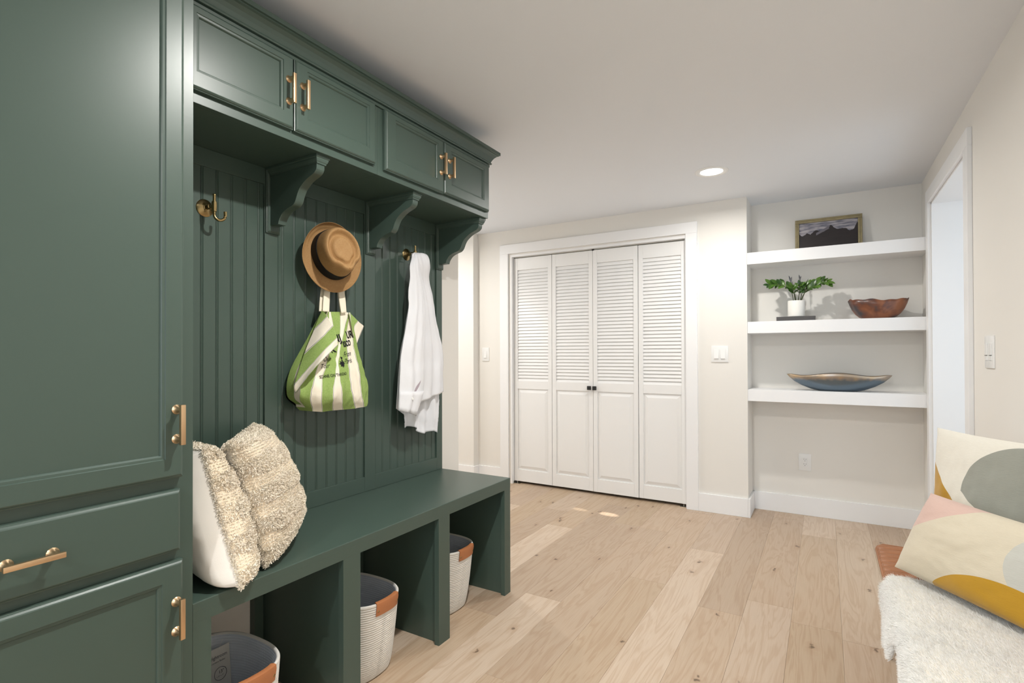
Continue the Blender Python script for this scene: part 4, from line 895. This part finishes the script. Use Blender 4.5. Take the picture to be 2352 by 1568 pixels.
# ------------------------------------------------------------------ rope baskets
def basket(cx, cy, label, hx=.172, hy=.128, tagged=False, stray=False):
    t = thing('rope_basket', label, 'basket', (cx, cy, 0), 'rope baskets under the bench'); H = .288; NT = 96; pitch = .0082; n = int(H / pitch)
    def ring(sx, sy, z):
        out = []
        for k in range(NT):
            a = 2 * math.pi * k / NT; ca, sa = math.cos(a), math.sin(a); e = 2 / 2.6
            out.append((cx + sx * math.copysign(abs(ca) ** e, ca), cy + sy * math.copysign(abs(sa) ** e, sa), z))
        return out
    def size(q): return hx * (.70 + .30 * q ** .6), hy * (.90 + .10 * q ** .7)
    rings = [ring(.001, .001, .002)] + [ring(*(x * (.2 + .75 * k / 4) for x in size(0)), .002) for k in range(1, 5)]; zs = []
    for k in range(n):
        for f, o in ((.0, 0), (.2, .0020), (.5, .0032), (.8, .0020)):
            z = .002 + (k + f) * pitch; sx, sy = size(min(1, z / H)); rings.append(ring(sx + o, sy + o, z))
    UV = [(k / NT, i / len(rings) * 2) for i in range(len(rings)) for k in range(NT)]
    obj('woven_wall', G().loft(rings, True, False, UV), M['rope_white'], t, smooth=True)
    sx, sy = size(1); zt = .002 + n * pitch
    rim = [ring(sx + dx, sy + dx, zt + dz) for dx, dz in ((.002, -.004), (.003, 0), (.001, .0035), (-.003, .004), (-.006, .001), (-.0065, -.004))]
    obj('rim', G().loft(rim, True, False, [(k / NT, i * .1) for i in range(6) for k in range(NT)]), M['rope_white'], t, smooth=True)
    rings = []
    for k in range(n, 0, -1):
        for f, o in ((.78, .0014), (.5, .002), (.22, .0014), (0, 0)):
            z = .002 + (k - 1 + f) * pitch; a, b = size(min(1, z / H)); rings.append(ring(a - .0055 - o, b - .0055 - o, z))
    rings += [ring(*(x * s_ for x in size(0)), .009) for s_ in (.7, .4, .01)]
    obj('grey_lining', G().loft(rings, True, False, [(k / NT, i / len(rings) * 2) for i in range(len(rings)) for k in range(NT)]), M['rope_grey'], t, smooth=True)
    for s_ in (1, -1):            # leather handles on the two ends
        V = []; a0 = 0 if s_ > 0 else math.pi; m_ = 15
        for z, o in ((zt - .042, .0045), (zt - .040, .0065), (zt - .006, .0085), (zt + .0055, .0070), (zt + .0085, .0), (zt + .007, -.009), (zt - .012, -.0115), (zt - .014, -.0095), (zt + .003, -.008), (zt + .0045, .0), (zt + .001, .0052), (zt - .040, .0035)):
            a_, b_ = size(min(1, z / H))
            for k in range(m_):
                an = a0 + (k / (m_ - 1) - .5) * .66 + (.05 if s_ > 0 else .60); ca, sa = math.cos(an), math.sin(an); e = 2 / 2.6
                V.append((cx + (a_ + o) * math.copysign(abs(ca) ** e, ca), cy + (b_ + o) * math.copysign(abs(sa) ** e, sa), z))
        nr = 12; F = [(i * m_ + k, i * m_ + k + 1, ((i + 1) % nr) * m_ + k + 1, ((i + 1) % nr) * m_ + k) for i in range(nr) for k in range(m_ - 1)]
        F += [tuple(i * m_ for i in range(nr)), tuple(i * m_ + m_ - 1 for i in range(nr - 1, -1, -1))]
        h = tag(obj('handle', G().add(V, F), M['leather'], t, smooth='auto'), 'tan leather handle')
        for k in (1.3, m_ - 2.3):
            an = a0 + (k / (m_ - 1) - .5) * .66 + (.05 if s_ > 0 else .60); ca, sa = math.cos(an), math.sin(an); e = 2 / 2.6; a_, b_ = size(.9)
            p = (cx + (a_ + .007) * math.copysign(abs(ca) ** e, ca), cy + (b_ + .007) * math.copysign(abs(sa) ** e, sa), zt - .022)
            obj('rivet', G().lathe([(.0045, 0), (.0042, .0015), (.002, .0026), (.0005, .003)], p, (ca, sa * .8, 0), 12), M['old_brass'], h, smooth=True)
    return t, size, zt
basket(-1.582, 1.965, 'white rope basket in the bench bay at the open end')
basket(-1.540, 1.415, 'white rope basket in the middle bench bay')
bt, bsize, bzt = basket(-1.522, .895, 'white rope basket with a price tag inside, in the bay beside the tall cabinet')
# hang tag inside the first basket
tg = thing('price_tag', 'printed card tag hanging inside the nearest rope basket', 'tag', (-1.620, .955, .10))
ty = -1.620
def tagbox(y0, y1, z0, z1, d, m, nm, parent=tg):
    sl = .12; P = [(ty + d + (z - .2) * -sl + (y - .95) * .0, y, z) for y, z in ((y0, z0), (y1, z0), (y1, z1), (y0, z1))]; q = [(p[0] - .0008, p[1], p[2]) for p in P]
    return obj(nm, G().add(P + q, [(0, 1, 2, 3), (7, 6, 5, 4), (0, 4, 5, 1), (1, 5, 6, 2), (2, 6, 7, 3), (3, 7, 4, 0)]), m, parent)
tagbox(.915, .985, .100, .268, 0, M['card'], 'card')
tagbox(.920, .980, .132, .134, .0012, M['cardink'], 'printed_line'); tagbox(.920, .976, .145, .1465, .0012, M['cardink'], 'printed_line')
def flat_text(body, y, z, size, m, parent, X, rot=0, sx=1.0, shear=0, sl=.12):
    cu = bpy.data.curves.new('lettering', 'FONT'); cu.body = body; cu.size = size; cu.shear = shear; cu.resolution_u = 2; to = bpy.data.objects.new('lettering', cu); C.objects.link(to)
    me = bpy.data.meshes.new_from_object(to.evaluated_get(bpy.context.evaluated_depsgraph_get())); bpy.data.objects.remove(to); bpy.data.curves.remove(cu); b_ = wloc(parent)
    for v in me.vertices:
        Y = y + v.co.x * sx * math.cos(rot) - v.co.y * math.sin(rot); Z = z + v.co.x * sx * math.sin(rot) + v.co.y * math.cos(rot); v.co = Vector((X - (Z - .2) * sl, Y, Z)) - b_
    me.materials.append(m); o = bpy.data.objects.new('lettering', me); C.objects.link(o); o.parent = parent; return o
flat_text('brightroom', .919, .238, .0150, M['cardink'], tg, ty + .0014, 0, .82); flat_text('Decorative Basket', .919, .226, .0078, M['print'], tg, ty + .0014, 0, .86)
flat_text('13"', .946, .192, .0130, M['print'], tg, ty + .0014); flat_text('x 10" x 12"', .939, .183, .0052, M['print'], tg, ty + .0014)
g = G(); pts = [(ty + .0016 - (.191 + .019 * math.sin(a) - .2) * .12, .952 + .019 * math.cos(a), .191 + .019 * math.sin(a)) for a in (2 * math.pi * k / 32 for k in range(33))]
obj('printed_ring', g.tube(pts, .0006, 5, False), M['cardink'], tg)
obj('cord', G().tube([(ty - .007, .953, .262), (ty - .012, .960, .275), (ty - .012, .968, .286)], .0008, 6), M['plastic'], tg)

# ------------------------------------------------------------------ things on the niche shelves
ZS1, ZS2, ZS3 = 1.897, 1.401, .916
# framed painting, leaning
pt = thing('framed_painting', 'small dark landscape painting in a weathered gilt frame', 'painting', (.025, 4.33, ZS1))
tilt = .10
def lean(u, v, d): return (-.180 + u, 4.338 + math.sin(tilt) * v - d * math.cos(tilt), ZS1 + .001 + math.cos(tilt) * v + d * math.sin(tilt) * 0)
W_, H_ = .408, .240; fw = .026
for k, (a0, a1, b0, b1) in enumerate(((0, W_, H_ - fw, H_), (0, W_, 0, fw), (0, fw, fw, H_ - fw), (W_ - fw, W_, fw, H_ - fw))):
    g = G().rects(a0, a1, b0, b1, [(0, 0), (0, .014), (.003, .018), (.010, .019), (.013, .016)] if k < 2 else [(0, 0), (0, .014), (.003, .018), (.010, .019), (.0125, .016)], lambda u, v, d: lean(u, v, d)); obj('frame_rail', g, M['gilt'], pt)
P = [lean(u, v, .006) for u, v in ((fw - .002, fw - .002), (W_ - fw + .002, fw - .002), (W_ - fw + .002, H_ - fw + .002), (fw - .002, H_ - fw + .002))] + [lean(u, v, .001) for u, v in ((fw - .002, fw - .002), (W_ - fw + .002, fw - .002), (W_ - fw + .002, H_ - fw + .002), (fw - .002, H_ - fw + .002))]
obj('canvas', G().add(P, [(0, 1, 2, 3), (7, 6, 5, 4), (0, 4, 5, 1), (1, 5, 6, 2), (2, 6, 7, 3), (3, 7, 4, 0)], [(0, 0), (1, 0), (1, 1), (0, 1)] * 2), M['picture'], pt)
# book under the plant
bk = thing('book', 'charcoal hardback book lying under the potted plant', 'book', (-.172, 4.24, ZS2))
g = G().box((-.293, 4.165, ZS2 + .0005), (-.053, 4.325, ZS2 + .0035), .0008).box((-.293, 4.165, ZS2 + .0275), (-.053, 4.325, ZS2 + .0305), .0008).box((-.293, 4.165, ZS2 + .003), (-.053, 4.1685, ZS2 + .028)); obj('cover', g, M['book'], bk)
obj('pages', G().box((-.290, 4.169, ZS2 + .0036), (-.056, 4.322, ZS2 + .0274)), M['paper'], bk)
# plant
pc = Vector((-.172, 4.235, ZS2 + .0306)); pl = thing('potted_plant', 'leafy green plant in a small white cylinder pot standing on the dark book', 'plant', pc)
obj('pot', G().lathe([(.001, 0), (.050, 0), (.0535, .003), (.0535, .112), (.0525, .1135), (.0495, .1125), (.0490, .098), (.001, .098)], pc, (0, 0, 1), 40, caps=False), M['pot'], pl, smooth='auto')
obj('soil', G().lathe([(.0488, .097), (.03, .1), (.001, .1)], pc, (0, 0, 1), 24, caps=False), M['soil'], pl)
def leaf_geo(ln, wd):
    V = []; F = []; n_ = 8
    for i in range(n_ + 1):
        u = i / n_; hw = wd * .5 * math.sin(math.pi * u ** .85) ** .75 if 0 < i < n_ else .0004
        for s_, up in ((-1, .18 * hw), (-.5, .05 * hw), (0, 0), (.5, .05 * hw), (1, .18 * hw)): V.append((u * ln, s_ * hw, up + .10 * ln * math.sin(math.pi * u) * .6))
    for i in range(n_):
        for j in range(4): F.append((i * 5 + j, i * 5 + j + 1, (i + 1) * 5 + j + 1, (i + 1) * 5 + j))
    return V, F
lv, lf = leaf_geo(.054, .030); lme = bpy.data.meshes.new('leaf'); lme.from_pydata(lv, [], lf); lme.materials.append(M['leaf']); lme.polygons.foreach_set('use_smooth', [True] * len(lf))
gme = lme.copy(); gme.materials.clear(); gme.materials.append(M['backlit_leaf'])
stems = [([(-.187, 1.535), (-.203, 1.616), (-.250, 1.655), (-.305, 1.668), (-.352, 1.664)], 4.235, 4.20, 5, 1), ([(-.178, 1.535), (-.189, 1.610), (-.216, 1.650), (-.263, 1.676), (-.300, 1.672)], 4.245, 4.27, 3, 1),
         ([(-.163, 1.535), (-.151, 1.600), (-.150, 1.655)], 4.235, 4.21, 3, 1), ([(-.148, 1.535), (-.114, 1.605), (-.070, 1.636), (-.030, 1.645)], 4.225, 4.19, 4, 1),
         ([(-.150, 1.535), (-.127, 1.620), (-.087, 1.658), (-.021, 1.668), (.025, 1.660)], 4.24, 4.24, 6, 1), ([(-.172, 1.535), (-.185, 1.600), (-.200, 1.640)], 4.23, 4.20, 4, 1),
         ([(-.170, 1.535), (-.186, 1.620), (-.210, 1.695)], 4.26, 4.285, 4, 0), ([(-.160, 1.535), (-.152, 1.630), (-.148, 1.705)], 4.26, 4.285, 3, 0), ([(-.145, 1.535), (-.118, 1.600), (-.105, 1.650)], 4.25, 4.22, 3, 1)]
for pts, ya, yb, nl, green in stems:
    k = len(pts); P3 = interp([(p[0], ya + (yb - ya) * i / (k - 1), p[1]) for i, p in enumerate(pts)], 20)
    so = obj('stem', G().tube(P3.tolist(), [.0026 - .0014 * i / 19 for i in range(20)], 7), M['stem'], pl, smooth=True)
    for q in range(nl * 2 + 1):
        f_ = .42 + .58 * (q // 2 + .5) / nl if q < nl * 2 else 1.0; i = min(18, int(f_ * 19)); p = Vector(P3[i]); tdir = (Vector(P3[i + 1]) - Vector(P3[i])).normalized()
        if green: sd = 1 if q % 2 else -1; side = Vector((0, .55, .8)) if abs(tdir.x) > .5 else Vector((1, .2, 0)); dr = (tdir * .75 + side * sd * (1.0 if q < nl * 2 else 0) + Vector((0, -.15, .1)) + Vector([random.uniform(-.15, .15) for _ in range(3)])).normalized()
        else: dr = (Vector((0, 0, 1)) + tdir * .4 + Vector((.25 * (1 if q % 2 else -1), 0, 0))).normalized()
        nn = (Vector((0, -.75, .65)) + Vector([random.uniform(-.35, .35) for _ in range(3)])); yv = nn.cross(dr).normalized(); zv = dr.cross(yv); sc_ = random.uniform(.75, 1.12) * (1 if green else .8)
        mt = Matrix((dr, yv, zv)).transposed().to_4x4(); lo = bpy.data.objects.new('leaf', lme if green else gme); C.objects.link(lo); lo.parent = so
        lo.matrix_local = Matrix.Translation(p - wloc(so)) @ mt @ Matrix.Diagonal((sc_, sc_ * (1 if green else .4), sc_, 1))
# brown bowl with a wavy rim
bc = Vector((.300, 4.235, ZS2 + .0005)); bw = thing('wooden_bowl', 'reddish brown burnt wooden bowl with an uneven rim', 'bowl', bc)
V = []; NT = 72; prof_o = [(.02, 0), (.46, 0), (.60, .010), (.74, .032), (.86, .062), (.94, .093), (1.0, .124)]; prof_i = [(.975, .124), (.88, .094), (.76, .066), (.6, .04), (.4, .022), (.02, .018)]
for r, h in prof_o + prof_i:
    for k in range(NT):
        a = 2 * math.pi * k / NT; wv = 1 + .035 * math.sin(3 * a + 1) + .02 * math.sin(7 * a); hz = h * (1 + .05 * math.sin(2 * a + .8) * (h / .124)) + (.003 * math.sin(11 * a + 2) + .003 * math.sin(6 * a) if h > .12 else 0)
        V.append((bc.x + .166 * r * wv * math.cos(a), bc.y + .100 * r * wv * math.sin(a), bc.z + hz))
nr = len(prof_o + prof_i); obj('bowl_shell', G().add(V, [(i * NT + k, i * NT + (k + 1) % NT, (i + 1) * NT + (k + 1) % NT, (i + 1) * NT + k) for i in range(nr - 1) for k in range(NT)] + [tuple(range(NT - 1, -1, -1)), tuple((nr - 1) * NT + k for k in range(NT))]), M['bowl'], bw, smooth=True)
# long boat-shaped bowl
bc = Vector((.073, 4.225, ZS3 + .0005)); bo = thing('boat_bowl', 'long boat-shaped silver bowl with gold-flecked rim on the lowest shelf', 'bowl', bc); V = []; NT = 96
for r, h in [(.02, 0), (.36, 0), (.52, .012), (.70, .036), (.85, .064), (.95, .092), (1.0, .112)] + [(.985, .113), (.93, .09), (.82, .062), (.66, .036), (.45, .016), (.02, .012)]:
    for k in range(NT):
        a = 2 * math.pi * k / NT; ca, sa = math.cos(a), math.sin(a); x = .306 * r * math.copysign(abs(ca) ** 1.0, ca); yy = .088 * r * math.copysign(abs(sa) ** 1.35, sa) * (1 - .10 * math.cos(2 * a + .5) * (r > .5))
        hz = h * (1 + .16 * math.cos(4 * a) * abs(ca) ** 0 * .6 * (1 - abs(ca) ** 4) * (1 if h > .05 else .3) - .02 * (1 - abs(ca)))
        V.append((bc.x + x, bc.y + yy, bc.z + hz))
nr = 13; obj('bowl_shell', G().add(V, [(i * NT + k, i * NT + (k + 1) % NT, (i + 1) * NT + (k + 1) % NT, (i + 1) * NT + k) for i in range(nr - 1) for k in range(NT)] + [tuple(range(NT - 1, -1, -1)), tuple((nr - 1) * NT + k for k in range(NT))]), M['boat'], bo, smooth=True)

# ------------------------------------------------------------------ leather bench with sheepskin and hide cushions
st = thing('leather_bench', 'low tan leather bench seat with channel stitching under the white sheepskin', 'bench', (.35, 1.85, 0))
SX0, SX1, SY0, SY1, SZ0, SZ1 = .178, .535, 1.12, 2.610, .335, .405
nch = 30
for k in range(nch):
    a = SY0 + (SY1 - SY0) * k / nch; b = SY0 + (SY1 - SY0) * (k + 1) / nch; g = G(); rings = []; rr = (b - a) / 2
    poly = []
    for q in range(9): th = math.pi * q / 8; poly.append(((a + b) / 2 - rr * math.cos(th), SZ1 - .010 + .010 * math.sin(th)))
    poly = [(a, SZ0)] + poly + [(b, SZ0)]; V = []
    for x, dz, dy in ((SX0 + .004, -.02, 0), (SX0 - .001, -.014, 0), (SX0 + .003, -.005, 0), (SX0 + .02, 0, 0), (SX1, 0, 0)): V.append([(x, p[0], (p[1] + dz) if p[1] > SZ0 + .01 else p[1] + (.02 if x < SX0 + .003 else 0)) for p in poly])
    g.loft(V); obj('seat_channel', g, M['brown_leather'], st, smooth='auto')
obj('seat_piping', G().tube([(SX1, SY1 + .004, SZ1 - .01), (SX0 + .02, SY1 + .004, SZ1 - .008), (SX0 + .004, SY1 + .001, SZ1 - .016), (SX0 - .002, SY1 - .014, SZ1 - .022), (SX0 - .004, SY0, SZ1 - .022)], .006, 10), M['brown_leather'], st, smooth=True)
obj('backrest', G().box((.500, 1.15, .406), (.550, 2.56, .64), .015), M['brown_leather'], st)
for x in (.21, .50):
    for y in (1.22, 2.10, 2.50): obj('leg', G().lathe([(.014, .335), (.009, 0)], (x, y, 0), (0, 0, 1), 14), M['black'], st, smooth='auto')
# sheepskin
sk = thing('sheepskin', 'fluffy white sheepskin draped over the front of the leather bench', 'sheepskin', (.3, 1.85, .41))
ns, ny = 34, 80; S = np.zeros((ns, ny, 3))
for j in range(ny):
    v = j / (ny - 1); y = 1.14 + (2.195 - 1.14) * v; taper = math.sin(math.pi * min(1, max(0, (v) * 1.0))) ** .25 if v > .85 else 1
    drop = .17 + .05 * math.sin(y * 9) - .155 * math.exp(-((y - 1.76) / .085) ** 2); back_ = .50; r = .028
    for i in range(ns):
        s_ = i / (ns - 1) * (drop + .044 + (back_ - SX0)) ; n1 = noise.noise(Vector((s_ * 9, y * 7, 2))) * .007
        if s_ < drop: p = (SX0 - .005, y, SZ1 - .012 - (drop - s_)); 
        elif s_ < drop + .044: th = (s_ - drop) / .044 * math.pi / 2; p = (SX0 - .005 + r * (1 - math.cos(th)), y, SZ1 - .012 + r * math.sin(th))
        else: p = (SX0 - .005 + r + (s_ - drop - .044), y, SZ1 + .016)
        w_ = .012 * math.sin(y * 14 + s_ * 9) if s_ < drop else 0
        S[i, j] = (p[0] - abs(n1) * (s_ < drop) - max(0, w_), p[1] + .0, p[2] + abs(n1) * (s_ >= drop))
    if v > .86: S[:, j, 1] -= 0
o = put_sheet('hide', S, M['hide_skin'], sk); so = o.modifiers.new('thick', 'SOLIDIFY'); so.thickness = .004; so.offset = 0
cnt = 190000; a = rng.random(cnt) * (ns - 1); b = rng.random(cnt) * (ny - 1); i = np.minimum(a.astype(int), ns - 2); j = np.minimum(b.astype(int), ny - 2); fa, fb = (a - i)[:, None], (b - j)[:, None]
P = (S[i, j] * (1 - fa) + S[i + 1, j] * fa) * (1 - fb) + (S[i, j + 1] * (1 - fa) + S[i + 1, j + 1] * fa) * fb
Nn = np.cross(S[i, j + 1] - S[i, j], S[i + 1, j] - S[i, j]); Nn /= np.linalg.norm(Nn, axis=1)[:, None] + 1e-9; Nn *= np.where((Nn[:, 2] - Nn[:, 0]) > 0, 1, -1)[:, None]
clump = np.array([[noise.noise(Vector((p[0] * 30, p[1] * 30, p[2] * 30))), noise.noise(Vector((p[0] * 30 + 9, p[1] * 30, p[2] * 30))), noise.noise(Vector((p[0] * 30, p[1] * 30 + 9, p[2] * 30)))] for p in P[::6]]).repeat(6, 0)[:cnt]
D = Nn * .38 + np.array((-.30, .05, -.26)) + clump * .45 + rng.normal(size=P.shape) * .10; D /= np.linalg.norm(D, axis=1)[:, None]
V, F = strands(P, D, rng.uniform(.009, .017, cnt), .0008, .22, .3); stuff_obj('fleece', V, F, M['fur'], sk)
fabric_cushion('hide_cushion', 'patchwork hide cushion at the back with white, grey and mustard shapes', 'cushion', [(.352, 2.450, .905), (.535, 2.130, .905), (.470, 2.070, .455), (.330, 2.400, .455)], .075, (-.87, -.47, .12), M['hide_back'], M['linen'], 'patchwork hide cushions', 0, 6.0, pe=.45, inset=.02, wr=.003)
fabric_cushion('hide_cushion', 'patchwork hide cushion in front with pink, beige and mustard shapes', 'cushion', [(.305, 2.255, .705), (.540, 1.920, .700), (.480, 1.840, .450), (.200, 2.215, .450)], .12, (-.68, -.62, .38), M['hide_front'], M['linen'], 'patchwork hide cushions', 0, 8.0, pe=.45, inset=.02, wr=.003)
